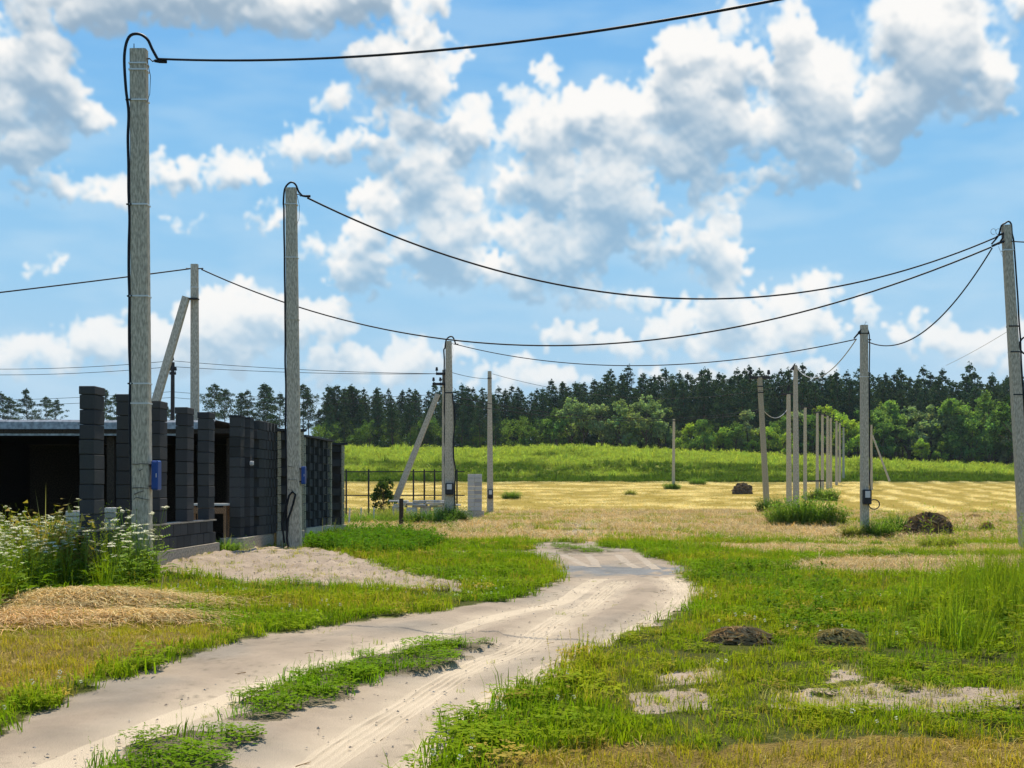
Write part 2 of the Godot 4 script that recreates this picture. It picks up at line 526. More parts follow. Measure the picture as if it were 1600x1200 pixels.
func build_zones() -> void:
	noise_of(n_big, 31, 0.045, 3)
	noise_of(n_mid, 32, 0.35, 3)
	noise_of(n_fine, 33, 2.2, 3)
	noise_of(n_streak, 34, 0.5, 3)
	road_poly = poly([[-700, 1300], [-250, 1235], [0, 1152], [62, 1112], [150, 1072], [250, 1040], [350, 1010], [450, 985], [560, 966], [650, 957], [740, 946], [800, 934], [858, 915], [880, 900], [868, 884], [838, 868], [812, 863], [700, 862], [700, 860], [832, 858], [836, 846], [880, 841],
		[940, 849], [1000, 858], [1030, 872], [1072, 884], [1075, 908], [1112, 924], [1085, 946], [1035, 972], [960, 999], [900, 1026], [880, 1050], [790, 1090], [722, 1130], [700, 1152], [668, 1190], [600, 1300], [500, 1500], [-900, 1500]])
	medians = [poly([[355, 1122], [400, 1085], [470, 1052], [540, 1040], [572, 1058], [560, 1078], [505, 1100], [440, 1126]]), poly([[170, 1188], [230, 1155], [300, 1140], [392, 1146], [385, 1165], [330, 1200], [250, 1240], [120, 1250]]),
		poly([[525, 1052], [560, 1030], [640, 1012], [735, 1004], [790, 1002], [745, 1012], [720, 1032], [650, 1050], [580, 1060]]), poly([[850, 849], [870, 846], [950, 856], [944, 861], [890, 861]])]
	sand_poly = poly([[232, 900], [244, 868], [335, 856], [482, 858], [520, 866], [600, 884], [726, 912], [712, 922], [600, 922], [500, 914], [400, 916], [300, 906]])
	sand_patches = [poly([[1200, 1085], [1330, 1070], [1480, 1072], [1640, 1078], [1640, 1105], [1500, 1110], [1330, 1105], [1215, 1104]]), poly([[1020, 1060], [1120, 1046], [1140, 1062], [1030, 1075]]), poly([[975, 1085], [1090, 1076], [1120, 1102], [1010, 1112]]), poly([[1290, 1052], [1330, 1046], [1345, 1062], [1295, 1066]])]
	dry_polys = [poly([[-600, 1000], [-100, 960], [20, 955], [110, 930], [235, 955], [345, 975], [380, 990], [300, 1015], [200, 1045], [90, 1075], [0, 1095], [-300, 1180], [-700, 1200]]), poly([[700, 1230], [840, 1172], [960, 1160], [1100, 1172], [1280, 1152], [1640, 1158], [1900, 1180], [1900, 1500], [640, 1500]])]
	hay_polys = [poly([[1225, 884], [1290, 868], [1420, 866], [1700, 864], [2000, 866], [2000, 897], [1700, 899], [1450, 898], [1330, 896], [1250, 892]])]
	weed_poly = poly([[-500, 1010], [-200, 985], [0, 962], [90, 928], [150, 925], [200, 945], [248, 942], [246, 905], [215, 893], [180, 880], [0, 870], [-300, 860], [-700, 870]])
	tall_poly = poly([[1380, 1020], [1420, 960], [1470, 915], [1540, 902], [1700, 902], [2000, 910], [2000, 1065], [1640, 1070], [1500, 1062]])
	lush_polys = [poly([[470, 858], [480, 838], [560, 828], [640, 832], [700, 850], [640, 868], [560, 872]])]
	faint_tracks = [poly([[832, 850], [850, 840], [878, 831], [900, 820], [912, 808], [918, 808], [912, 822], [890, 834], [868, 844], [850, 852]]), poly([[915, 848], [905, 838], [918, 826], [938, 812], [944, 812], [930, 828], [922, 838], [940, 850]])]
	gravel_poly = poly([[846, 889], [880, 881], [960, 882], [1075, 884], [1078, 892], [1000, 895], [900, 893]])

func height(x: float, z: float) -> float:
	var d := -z
	var y := n_mid.get_noise_2d(x * 0.7, z * 0.7) * 0.045 * sm(3.0, 9.0, d) + n_big.get_noise_2d(x, z) * 0.10 * sm(25.0, 60.0, d)
	var s := maxf(0.0, (d - 58.0) / 92.0)
	if s > 0.0:
		if s < 1.0: y += 2.25 * pow(s, 1.5)
		else: y += 2.25 + 0.9 * sm(1.0, 1.4, s)
	var sx := x / maxf(d, 1.0) * FP + HX
	var top := lerpf(5.7, 2.2, sm(850.0, 1650.0, sx))
	y += (top + n_big.get_noise_2d(x * 0.6, 50.0) * 0.5) * sm(148.0, 238.0, d)
	if d > 330.0: y -= minf((d - 330.0) * 0.03, 16.0)
	# the dip at the pole beside the hay heap, the sand spread before the fence
	y -= 0.25 * exp(-((x - 11.5) * (x - 11.5) + (d - 40.0) * (d - 40.0)) / 150.0)
	y += 0.16 * exp(-((x + 4.6) * (x + 4.6) / 2.6 + (d - 22.5) * (d - 22.5) / 16.0))
	y += 0.10 * exp(-((x + 7.0) * (x + 7.0) / 7.0 + (d - 14.0) * (d - 14.0) / 10.0))
	return y

var track_runs := [
	[[20, 1212], [150, 1166], [290, 1110], [400, 1066], [475, 1040], [550, 1020], [650, 992], [750, 966], [830, 947], [896, 925], [938, 900]],
	[[455, 1212], [600, 1114], [694, 1058], [757, 1029], [810, 1006], [858, 972], [919, 939], [971, 905]],
	[[625, 1210], [690, 1149], [750, 1100], [810, 1062], [862, 1040], [930, 1008], [1000, 978], [1050, 948], [1068, 924], [1052, 904], [1040, 897]],
	[[878, 864], [900, 874], [926, 885]], [[916, 864], [928, 874], [932, 885]], [[962, 864], [978, 875], [996, 886]], [[996, 866], [1012, 877], [1026, 888]],
]
var rut_x := []

func plan_ruts() -> void:      # where each wheel rut lies across, for every 0.1 m of distance
	for r in 3:
		var path := smooth_path(track_runs[r].map(func(q): return on_flat(q[0], q[1])), 0.05)
		var row := PackedFloat32Array()
		row.resize(220); row.fill(-99.0)
		for p in path:
			var k := int(p.y * 10.0)
			if k >= 0 and k < 220: row[k] = p.x
		for k in range(218, -1, -1):
			if row[k] < -90.0: row[k] = row[k + 1]
		rut_x.append(row)

func rut(x: float, d: float) -> float:      # 1 in the middle of a wheel rut, slightly below 0 on its shoulders
	var best := 0.0
	if d > 21.0: return 0.0
	for r in 3:
		var c: float = rut_x[r][clampi(int(d * 10.0), 0, 219)]
		if c < -90.0: continue
		var q := (x - c) * 0.62 / 0.20
		if absf(q) < 3.0:
			var v := exp(-q * q) - 0.35 * exp(-(absf(q) - 1.7) * (absf(q) - 1.7) * 4.0)
			if absf(v) > absf(best): best = v
	return best

func near_road(x: float, d: float) -> bool:
	return inside(road_poly, Vector2(x, d))

# what covers the ground at a point: 0 lawn, 1 road, 2 sand, 3 dry grass, 4 hay strip, 5 far mown mix, 6 stubble, 7 hillside, 8 gravel, 9 median grass, 10 wood floor
func zone(x: float, d: float) -> int:
	if d > 240.0: return 10
	if d > 149.0 + n_mid.get_noise_2d(x * 0.3, d) * 1.5: return 7
	var edge := 0.0
	if d > 27.0 and d < 62.0 and x > 0.2 and x < 5.0:
		for p in faint_tracks:
			if inside(p, Vector2(x + n_fine.get_noise_2d(x, d * 0.4) * 0.25, d + n_fine.get_noise_2d(x + 20.0, d) * 0.8)) and n_mid.get_noise_2d(x * 2.0, d * 0.8) > -0.12: return 1
	if d > 33.0:
		edge = n_mid.get_noise_2d(x * 0.35, d * 0.2)
		if d > 72.0 + edge * 9.0 - x * 0.12: return 6
		if d > 35.0 + edge * 6.0: return 5
	elif d > 26.5 and x > 3.0 and d > 35.0 + n_mid.get_noise_2d(x * 0.35, d * 0.2) * 4.0 - sm(960.0, 1200.0, x / d * FP + HX) * 8.0: return 5
	var jx := x + n_fine.get_noise_2d(x, d) * 0.19 * clampf(d / 12.0, 0.6, 2.0)
	var jd := d + n_fine.get_noise_2d(x + 70.0, d * 0.6) * 0.16 * clampf(d / 10.0, 0.7, 4.0) * (1.0 + 1.8 * sm(16.0, 20.0, d))
	var q := Vector2(jx, jd)
	if d < 36.0:
		for p in medians:
			if inside(p, q): return 9
		if inside(road_poly, q):
			return 8 if inside(gravel_poly, q + Vector2(n_fine.get_noise_2d(x * 1.7, d) * 0.5, n_fine.get_noise_2d(x * 1.2, d * 1.2 + 9.0) * 0.9)) else 1
		if inside(sand_poly, q): return 2
		for p in sand_patches:
			if inside(p, q): return 2 if n_fine.get_noise_2d(x * 1.3, d * 0.7) > -0.35 else 0
		for p in dry_polys:
			if inside(p, q): return 3
		for p in hay_polys:
			if inside(p, q): return 4
	return 0

func windrow(x: float, d: float) -> float:      # 1 on a raked row of straw, -1 between two
	var w := n_mid.get_noise_2d(x * 0.1, d * 0.1) * 2.5
	if x > 15.0 + (d - 75.0) * 0.36: return 0.75 * sin((x - d * 0.16) * 2.1 + w * 1.1) + 0.9 * n_mid.get_noise_2d(x * 0.6, d * 0.45)
	return 0.3 + 0.3 * sin(d * 0.55 - x * 0.03 + w * 3.0) + 0.9 * n_mid.get_noise_2d(x * 0.5, d * 0.5)

func mottle(c: Color, x: float, d: float, amount: float) -> Color:
	var k := 1.0 + amount * (n_mid.get_noise_2d(x * 2.0, d * 2.0) + 0.6 * n_fine.get_noise_2d(x, d))
	return Color(c.r * k, c.g * k, c.b * k)

func ground_color(z: int, x: float, d: float) -> Color:
	match z:
		1:
			var c := Color(0.365, 0.295, 0.215).lerp(Color(0.29, 0.25, 0.195), sm(-0.1, 0.4, n_mid.get_noise_2d(x * 1.3 + 30.0, d * 0.9)))
			c = c.lerp(Color(0.56, 0.465, 0.335), maxf(0.0, rut(x, d)) * 0.8)
			c = c.lerp(Color(0.19, 0.16, 0.11), sm(0.22, 0.5, n_fine.get_noise_2d(x * 6.0, d * 3.0 + 50.0) * (0.6 + n_mid.get_noise_2d(x * 1.5, d * 1.5))) * 0.6)
			return mottle(c, x, d, 0.2)
		2: return mottle(Color(0.40, 0.32, 0.235), x, d, 0.3)
		3: return mottle(Color(0.32, 0.225, 0.05), x, d, 0.35)
		4: return mottle(Color(0.42, 0.30, 0.14), x, d, 0.4)
		5:
			var t := n_streak.get_noise_2d(x * 0.28, d * 0.55) + 0.5 * n_big.get_noise_2d(x * 2.0, d * 2.0)
			return mottle(Color(0.20, 0.20, 0.04).lerp(Color(0.56, 0.41, 0.18), sm(-0.5, 0.0, t)), x, d, 0.3)
		6:
			var c := Color(0.40, 0.30, 0.05).lerp(Color(0.86, 0.66, 0.22), sm(0.2, 0.8, windrow(x, d)))
			return mottle(c.lerp(Color(0.16, 0.15, 0.03), sm(138.0, 149.0, d + n_mid.get_noise_2d(x * 0.2, d) * 5.0)), x, d, 0.2)
		7: return mottle(Color(0.20, 0.24, 0.02), x, d * 0.5, 0.4)
		8: return mottle(Color(0.20, 0.205, 0.20), x, d, 0.35)
		9: return mottle(Color(0.27, 0.225, 0.14), x, d, 0.3)
		10: return mottle(Color(0.06, 0.055, 0.03), x, d, 0.3)
	return mottle(Color(0.11, 0.125, 0.012), x, d, 0.35)

func build_ground() -> void:
	var rad := PackedFloat32Array()
	var r := 0.8
	while r < 3200.0:
		rad.append(r)
		if r < 4.0: r *= 1.05
		elif r < 16.0: r *= 1.0042
		elif r < 60.0: r *= 1.008
		elif r < 265.0: r *= 1.013
		else: r *= 1.16
	var ang := PackedFloat32Array()
	var a := -PI
	while a < PI - 0.001:
		ang.append(a)
		a += 0.0034 if absf(a) < 0.50 else (0.012 if absf(a) < 0.6 else 0.13)
	ang.append(PI)
	var na := ang.size()
	var nr := rad.size()
	var vs := PackedVector3Array(); vs.resize(na * nr)
	var cs := PackedColorArray(); cs.resize(na * nr)
	var zs := PackedByteArray(); zs.resize(na * nr)
	for i in nr:
		for k in na:
			var x := sin(ang[k]) * rad[i]
			var d := cos(ang[k]) * rad[i]
			var z := zone(x, d) if d > 2.0 else 0
			var y := height(x, -d)
			if z == 1 or z == 8: y -= 0.014 + n_fine.get_noise_2d(x * 0.8, d * 0.8) * 0.003 + 0.028 * rut(x, d) - 0.012 * absf(n_fine.get_noise_2d(x * 3.0 + 5.0, d * 1.6)) * (1.0 - maxf(0.0, rut(x, d)))
			elif z == 2: y += n_fine.get_noise_2d(x * 1.8, d * 1.8) * (0.08 if x < 0.0 else 0.022)
			elif z == 9: y -= 0.004
			vs[i * na + k] = Vector3(x, y, -d)
			cs[i * na + k] = ground_color(z, x, d)
			zs[i * na + k] = z
	var ns := PackedVector3Array(); ns.resize(na * nr)
	for i in nr:
		for k in na:
			var p := vs[mini(i + 1, nr - 1) * na + k] - vs[maxi(i - 1, 0) * na + k]
			var q := vs[i * na + mini(k + 1, na - 1)] - vs[i * na + maxi(k - 1, 0)]
			var nn := q.cross(p)
			if nn.y < 0: nn = -nn
			ns[i * na + k] = nn.normalized() if nn.length_squared() > 0 else Vector3.UP
	var idx := {"ground": PackedInt32Array(), "road": PackedInt32Array(), "sand": PackedInt32Array(), "field": PackedInt32Array(), "hill": PackedInt32Array()}
	for i in nr - 1:
		for k in na - 1:
			var p := i * na + k
			var zz := zs[p]
			var key := "ground"
			if zz == 1 or zz == 8: key = "road"
			elif zz == 2: key = "sand"
			elif zz == 6: key = "field"
			elif zz == 7 or zz == 10: key = "hill"
			idx[key].append_array(PackedInt32Array([p, p + na, p + na + 1, p, p + na + 1, p + 1]))
	# the disc right under the camera
	var c0 := PackedVector3Array([Vector3(0, height(0, 0), 0)])
	var base := vs.size()
	vs.append_array(c0); ns.append(Vector3.UP); cs.append(ground_color(0, 0, 0))
	for k in na - 1: idx["ground"].append_array(PackedInt32Array([base, k, k + 1]))
	for key in idx:
		var m := ArrayMesh.new()
		var arr := []
		arr.resize(Mesh.ARRAY_MAX)
		# keep only the vertices this piece uses
		var map := {}
		var v2 := PackedVector3Array(); var n2 := PackedVector3Array(); var c2 := PackedColorArray(); var i2 := PackedInt32Array()
		for t in idx[key]:
			if not map.has(t):
				map[t] = v2.size(); v2.append(vs[t]); n2.append(ns[t]); c2.append(cs[t])
			i2.append(map[t])
		arr[Mesh.ARRAY_VERTEX] = v2; arr[Mesh.ARRAY_NORMAL] = n2; arr[Mesh.ARRAY_COLOR] = c2; arr[Mesh.ARRAY_INDEX] = i2
		m.add_surface_from_arrays(Mesh.PRIMITIVE_TRIANGLES, arr)
		m.surface_set_material(0, M[{"ground": "soil", "road": "dust", "sand": "sand", "field": "field", "hill": "field"}[key]])
		structure(key, m)

func smooth_path(p: Array, step: float) -> Array:
	var cv := Curve2D.new()
	for i in p.size():
		var t: Vector2 = (p[mini(i + 1, p.size() - 1)] - p[maxi(i - 1, 0)]) / 6.0
		cv.add_point(p[i], -t, t)
	cv.bake_interval = step
	return Array(cv.get_baked_points())

func build_tracks() -> void:
	for run in track_runs:
		var smooth_tyre: bool = run == track_runs[0] or run.size() < 5
		var pts := []
		for q in run: pts.append(on_flat(q[0], q[1]))
		var path := smooth_path(pts, 0.05 if pts[0].y < 12.0 else 0.15)
		var g := geo()
		var prof := []          # (across, height, worn pale or not)
		var lanes := 21
		var last := []; var lastc := []
		for i in path.size():
			var t: Vector2 = (path[mini(i + 1, path.size() - 1)] - path[maxi(i - 1, 0)]).normalized()
			var s := Vector2(-t.y, t.x)
			var row := []; var rc := []
			for k in lanes:
				var u := float(k) / (lanes - 1) * 2.0 - 1.0
				var edge := 1.0 - absf(u)
				var w := (0.13 if run.size() > 4 else 0.085) + 0.02 * n_fine.get_noise_2d(i * 0.02, u)
				var p: Vector2 = path[i] + s * u * w
				p += s * n_fine.get_noise_2d(p.x * 0.7, p.y * 0.7) * 0.012
				var y := height(p.x, -p.y) - 0.014 + n_fine.get_noise_2d(p.x * 0.8, p.y * 0.8) * -0.003 - 0.028 * rut(p.x, p.y)
				var worn := 0.5 + 0.9 * n_mid.get_noise_2d(p.x * 3.0, p.y * 3.0)
				var ridge := 0.0 if smooth_tyre else 0.006 * (1.0 if k % 4 < 2 else -1.0) * clampf(worn, 0.0, 1.0)
				y += 0.003 + minf(edge * 3.0, 1.0) * (0.003 + ridge) - (0.0 if edge > 0.01 else 0.006)
				row.append(Vector3(p.x, y, -p.y))
				rc.append(mottle(Color(0.60, 0.50, 0.36) if run.size() > 4 else Color(0.43, 0.365, 0.28), p.x, p.y, 0.14) * (1.0 if k % 4 < 2 or smooth_tyre else 0.93) if edge > 0.04 else ground_color(1, p.x, p.y))
			if i > 0:
				for k in lanes - 1:
					for tr in [[last[k], last[k + 1], row[k + 1]], [last[k], row[k + 1], row[k]]]:
						var nn: Vector3 = (tr[1] - tr[0]).cross(tr[2] - tr[0]).normalized()
						if nn.y < 0: nn = -nn
						if k < 2 or k > lanes - 4: nn = Vector3.UP
						g.tri(tr[0], tr[1], tr[2], nn, rc[k])
			last = row; lastc = rc
		part("tyre_track", g.mesh(M.dust), get_node("road"))


# ------------------------------------------------------------------ grass and weeds
func blade(g: Geo, o: Vector3, dir: Vector3, h: float, w: float, bend: float, col: Color) -> void:
	var s := Vector3(dir.z, 0, -dir.x) * w * 0.5
	var m := o + Vector3(0, h * 0.6, 0) + dir * bend * 0.35
	var t := o + Vector3(0, h * (1.0 - 0.25 * minf(bend / maxf(h, 0.01), 1.0)), 0) + dir * bend
	g.leaf(o - s, o + s, m + s * 0.8, col)
	g.leaf(o - s, m + s * 0.8, m - s * 0.8, col)
	g.leaf(m - s * 0.8, m + s * 0.8, t, col)

func jig(c: Color, k: float) -> Color:
	var f := 1.0 + rng.randf_range(-k, k)
	var w := rng.randf_range(-k, k) * 0.4
	return Color(clampf(c.r * f * (1.0 + w), 0, 1), clampf(c.g * f, 0, 1), clampf(c.b * f * (1.0 - w), 0, 1))

func tuft(n: int, h0: float, h1: float, w: float, spread: float, bend: float, m: Material, seeds := 0) -> ArrayMesh:
	var g := geo(false)
	for k in n:
		var a := rng.randf() * TAU
		var dir := Vector3(cos(a), 0, sin(a))
		var r := sqrt(rng.randf()) * spread
		var b := rng.randf() * TAU
		var o := Vector3(cos(b) * r, -0.01, sin(b) * r)
		var h := rng.randf_range(h0, h1)
		blade(g, o, dir, h, w * rng.randf_range(0.6, 1.3), h * bend * rng.randf_range(0.3, 1.2), jig(Color.WHITE * 0.82, 0.18))
	for k in seeds:      # flowering stalks with a loose head
		var a := rng.randf() * TAU
		var dir := Vector3(cos(a), 0, sin(a))
		var o := dir * rng.randf() * spread
		var h := h1 * rng.randf_range(1.1, 1.5)
		var top := o + Vector3(0, h, 0) + dir * h * 0.2
		var s := Vector3(dir.z, 0, -dir.x) * 0.003
		var col := Color(1.0, 0.93, 0.9)
		g.leaf(o - s, o + s, top, col)
		for q in 6:
			var p := o.lerp(top, 0.78 + 0.04 * q)
			var e := p + Vector3(rng.randf_range(-1, 1), 0.6, rng.randf_range(-1, 1)) * h * 0.045
			g.leaf(p, e + s * 2.0, e - s * 2.0, col)
	return g.mesh(m)

func clover(n: int, m: Material) -> ArrayMesh:
	var g := geo(false)
	for k in n:
		var a := rng.randf() * TAU
		var r := sqrt(rng.randf()) * 0.12
		var p := Vector3(cos(a) * r, rng.randf_range(0.02, 0.07), sin(a) * r)
		var col := jig(Color.WHITE * 0.82, 0.2)
		var yaw := rng.randf() * TAU
		for q in 3:
			var d := Vector3(cos(yaw + q * TAU / 3), rng.randf_range(-0.2, 0.35), sin(yaw + q * TAU / 3)) * rng.randf_range(0.014, 0.024)
			var s := Vector3(d.z, 0, -d.x) * 0.55
			g.leaf(p, p + d * 0.6 + s, p + d * 1.1, col)
			g.leaf(p, p + d * 1.1, p + d * 0.6 - s, col)
	return g.mesh(m)

func dock_leaves(n: int, size: float, h: float, m: Material) -> ArrayMesh:     # broad leaved weed
	var g := geo(false)
	for k in n:
		var a := rng.randf() * TAU
		var dir := Vector3(cos(a), 0, sin(a))
		var o := dir * rng.randf() * 0.05 + Vector3(0, rng.randf() * h * 0.8, 0)
		var l := size * rng.randf_range(0.6, 1.2)
		var lift := rng.randf_range(0.1, 0.9)
		var mid := o + dir * l * 0.5 + Vector3(0, l * 0.5 * lift, 0)
		var tip := o + dir * l + Vector3(0, l * (lift * 0.6 - 0.1), 0)
		var s := Vector3(dir.z, 0, -dir.x) * l * 0.18
		var col := jig(Color.WHITE * 0.82, 0.2)
		g.leaf(o, mid + s, mid - s, col)
		g.leaf(mid + s, tip, mid - s, col)
	for k in 3:
		var e := Vector3(rng.randf_range(-0.1, 0.1), 1.0, rng.randf_range(-0.1, 0.1)) * h
		g.leaf(Vector3(-0.006, 0, 0), Vector3(0.006, 0, 0), e, Color(0.8, 0.8, 0.6))
	return g.mesh(m)

func umbel(h: float, gm: Material) -> ArrayMesh:       # stem, feathery leaves and flat white heads in one plant
	var g := geo(false)
	var green := Color(0.2, 0.3, 0.05)
	var stem := []
	var lean := Vector3(rng.randf_range(-0.12, 0.12), 0, rng.randf_range(-0.12, 0.12))
	for k in 5: stem.append(Vector3(0, h * k / 4.0, 0) + lean * (k / 4.0) * (k / 4.0) * h)
	g.tube(stem, 0.006, 0.003, 4, green)
	var heads := [stem[4]]
	for k in rng.randi_range(2, 4):
		var a := rng.randf() * TAU
		var o: Vector3 = stem[2].lerp(stem[3], rng.randf())
		var e := o + Vector3(cos(a) * 0.13, h * rng.randf_range(0.25, 0.42), sin(a) * 0.13)
		g.tube([o, (o + e) * 0.5 + Vector3(cos(a), 0, sin(a)) * 0.03, e], 0.003, 0.002, 3, green)
		heads.append(e)
	for hd in heads:
		var r := rng.randf_range(0.03, 0.06)
		for q in 24:
			var a := rng.randf() * TAU
			var rr := sqrt(rng.randf()) * r
			var p: Vector3 = hd + Vector3(cos(a) * rr, 0.012 - rr * 0.2 + rng.randf_range(-0.004, 0.006), sin(a) * rr)
			var s := rng.randf_range(0.006, 0.011)
			var b := rng.randf() * TAU
			var u := Vector3(cos(b), rng.randf_range(-0.3, 0.3), sin(b)) * s
			var w := Vector3(-sin(b), rng.randf_range(-0.3, 0.3), cos(b)) * s
			var col := jig(Color(0.72, 0.72, 0.53), 0.1)
			g.leaf(p - u - w, p + u - w, p + u + w, col)
			g.leaf(p - u - w, p + u + w, p - u + w, col)
		for q in 4:
			var a := rng.randf() * TAU
			g.leaf(hd - Vector3(0, 0.03, 0), hd + Vector3(cos(a), 0, sin(a)) * r * 0.8, hd + Vector3(cos(a + 0.2), 0, sin(a + 0.2)) * r * 0.8, green)
	for k in 12:
		var a := rng.randf() * TAU
		var dir := Vector3(cos(a), 0, sin(a))
		var o: Vector3 = stem[0].lerp(stem[3], rng.randf() * 0.95)
		for q in 4:
			var p := o + dir * (0.04 + q * 0.035) + Vector3(0, 0.02 + q * 0.012, 0)
			var s := Vector3(dir.z, 0.2, -dir.x) * 0.035
			var col := jig(Color(0.18, 0.28, 0.04), 0.25)
			g.leaf(p, p + s, p + dir * 0.03, col)
			g.leaf(p, p - s, p + dir * 0.03, col)
	return g.mesh(gm)

func place(x: float, d: float, s: float, y_off := 0.0, tilt := 0.15) -> Transform3D:
	var b := Basis(Vector3.UP, rng.randf() * TAU)
	b = Basis(Vector3(rng.randf_range(-1, 1), 0, rng.randf_range(-1, 1)).normalized(), rng.randf() * tilt) * b
	return Transform3D(b.scaled(Vector3(s, s * rng.randf_range(0.75, 1.25), s)), Vector3(x, height(x, -d) + y_off, -d))

func spread(d0: float, d1: float, per_m2: float, margin := 3.0) -> Array:      # random (x, D) over the ground in view and a margin beside it
	var out := []
	var d := d0
	while d < d1:
		var st := maxf(0.4, d * 0.05)
		var half := 0.41 * d + margin
		var n := int(per_m2 * st * half * 2.0)
		for i in n: out.append(Vector2(rng.randf_range(-half, half), d + rng.randf() * st))
		d += st
	return out

func thin(x: float, d: float) -> float:      # how thick the turf stands, from 0 to 1
	return sm(-0.45, 0.25, n_mid.get_noise_2d(x * 1.6, d * 1.6) + 0.4 * n_fine.get_noise_2d(x * 0.6, d * 0.6))

func build_grass() -> void:
	rng.seed = 5
	var kinds := {
		"lawn": [tuft(26, 0.04, 0.11, 0.006, 0.11, 0.7, M.grass), tuft(22, 0.05, 0.15, 0.007, 0.12, 0.9, M.grass), tuft(18, 0.05, 0.12, 0.008, 0.13, 1.0, M.grass, 2)],
		"clover": [clover(46, M.leaf), clover(34, M.leaf)],
		"straw": [tuft(16, 0.03, 0.10, 0.006, 0.13, 2.4, M.straw), tuft(14, 0.03, 0.08, 0.007, 0.15, 3.2, M.straw)],
		"tall": [tuft(26, 0.25, 0.62, 0.009, 0.13, 0.6, M.grass, 6), tuft(22, 0.3, 0.7, 0.010, 0.12, 0.5, M.grass, 8)],
		"dock": [dock_leaves(16, 0.16, 0.22, M.leaf), dock_leaves(20, 0.12, 0.3, M.leaf)],
		"umbel": [umbel(0.86, M.petal), umbel(0.98, M.petal), umbel(0.74, M.petal), umbel(0.9, M.petal)],
	}
	var T := {}; var C := {}
	for k in kinds:
		for i in kinds[k].size():
			T[k + str(i)] = []; C[k + str(i)] = PackedColorArray()
	var green := Color(0.21, 0.325, 0.012)
	var olive := Color(0.38, 0.395, 0.02)
	var gold := Color(0.48, 0.37, 0.07)
	var tan_c := Color(0.64, 0.50, 0.26)
	var emit := func(k: String, tr: Transform3D, c: Color):
		var key := k + str(rng.randi() % kinds[k].size())
		T[key].append(tr)
		C[key].append(Color(clampf(c.r, 0, 1), clampf(c.g, 0, 1), clampf(c.b, 0, 1)))
	for band in [[4.2, 9.0, 130.0], [9.0, 14.0, 95.0], [14.0, 24.0, 52.0], [24.0, 36.0, 26.0]]:
		for q in spread(band[0], band[1], band[2]):
			var x: float = q.x; var d: float = q.y
			if x < -5.9 and d > 27.0 and d < 34.6: continue      # under the shed's roof
			var z := zone(x, d)
			var th := thin(x, d)
			var hue := n_mid.get_noise_2d(x * 0.8 + 40.0, d * 0.8)
			var big := 1.0 + maxf(0.0, d - 14.0) * 0.025
			match z:
				0:
					if rng.randf() > 0.35 + 0.65 * th: continue
					if x < 0.0 and d > 16.0 and inside(weed_poly, q): continue
					if Vector2((x - 1.85) * 1.0, (d - 10.25) * 0.7).length() < 0.32 or Vector2(x - 2.69, (d - 10.35) * 0.7).length() < 0.28: continue
					var c := jig(green.lerp(olive, clampf(0.22 + hue * 1.1, 0, 1)), 0.2)
					if rng.randf() < 0.06 + (0.16 if hue > 0.12 else 0.0): c = jig(gold, 0.2)
					var sparse := d < 12.0 and x > 0.6
					if sparse and rng.randf() < 0.35: c = c.lerp(olive, 0.7)
					emit.call("clover" if rng.randf() < (0.30 if hue < 0.05 else 0.1) else "lawn", place(x, d, rng.randf_range(0.75, 1.35) * big * (0.72 if sparse else 1.0)), c)
				9:
					if rng.randf() > 0.35 + 0.5 * th: continue
					emit.call("clover" if rng.randf() < 0.6 else "lawn", place(x, d, rng.randf_range(0.6, 1.0)), jig(green.lerp(Color(0.17, 0.31, 0.010), 0.6), 0.22))
				1:
					if rng.randf() < 0.006 + (0.03 if absf(n_mid.get_noise_2d(x * 2.0, d * 2.0)) > 0.42 else 0.0):
						emit.call("lawn", place(x, d, rng.randf_range(0.25, 0.5), -0.03), jig(olive, 0.25))
				2:
					if rng.randf() < (0.16 if x < 0.0 else 0.4): emit.call("lawn" if rng.randf() < 0.5 else "straw", place(x, d, rng.randf_range(0.5, 0.9)), jig(olive.lerp(tan_c, rng.randf()), 0.2))
				3:
					if rng.randf() > 0.85: continue
					if rng.randf() < 0.3: emit.call("straw", place(x, d, rng.randf_range(0.35, 0.7) + maxf(0.0, d - 8.0) * 0.05), jig(gold.lerp(tan_c, rng.randf() * 0.6), 0.25))
					else: emit.call("lawn", place(x, d, rng.randf_range(0.4, 0.8)), jig(olive.lerp(Color(0.50, 0.37, 0.05), clampf(0.55 + hue, 0, 1)), 0.2))
				4:
					if rng.randf() < 0.7: emit.call("straw", place(x, d, rng.randf_range(0.8, 1.6)), jig(tan_c, 0.3))
				5:
					var t := n_streak.get_noise_2d(x * 0.28, d * 0.55) + 0.5 * n_big.get_noise_2d(x * 2.0, d * 2.0)
					if t > -0.26 + rng.randf_range(-0.15, 0.15): emit.call("straw", place(x, d, rng.randf_range(0.9, 1.7)), jig(tan_c, 0.3))
					elif rng.randf() < 0.6: emit.call("lawn", place(x, d, rng.randf_range(0.8, 1.3)), jig(olive, 0.25))
	# the tan and green mown ground farther off, then the stubble with its pale windrows
	for q in spread(35.0, 72.0, 7.0, 6.0):
		var x: float = q.x; var d: float = q.y
		if zone(x, d) == 6 or zone(x, d) == 1: continue
		var t := n_streak.get_noise_2d(x * 0.28, d * 0.55) + 0.5 * n_big.get_noise_2d(x * 2.0, d * 2.0)
		if t > -0.28 + rng.randf_range(-0.15, 0.15): emit.call("straw", place(x, d, rng.randf_range(1.6, 3.0)), jig(tan_c, 0.3))
		else: emit.call("lawn", place(x, d, rng.randf_range(1.2, 2.2)), jig(green.lerp(olive, 0.75), 0.25))
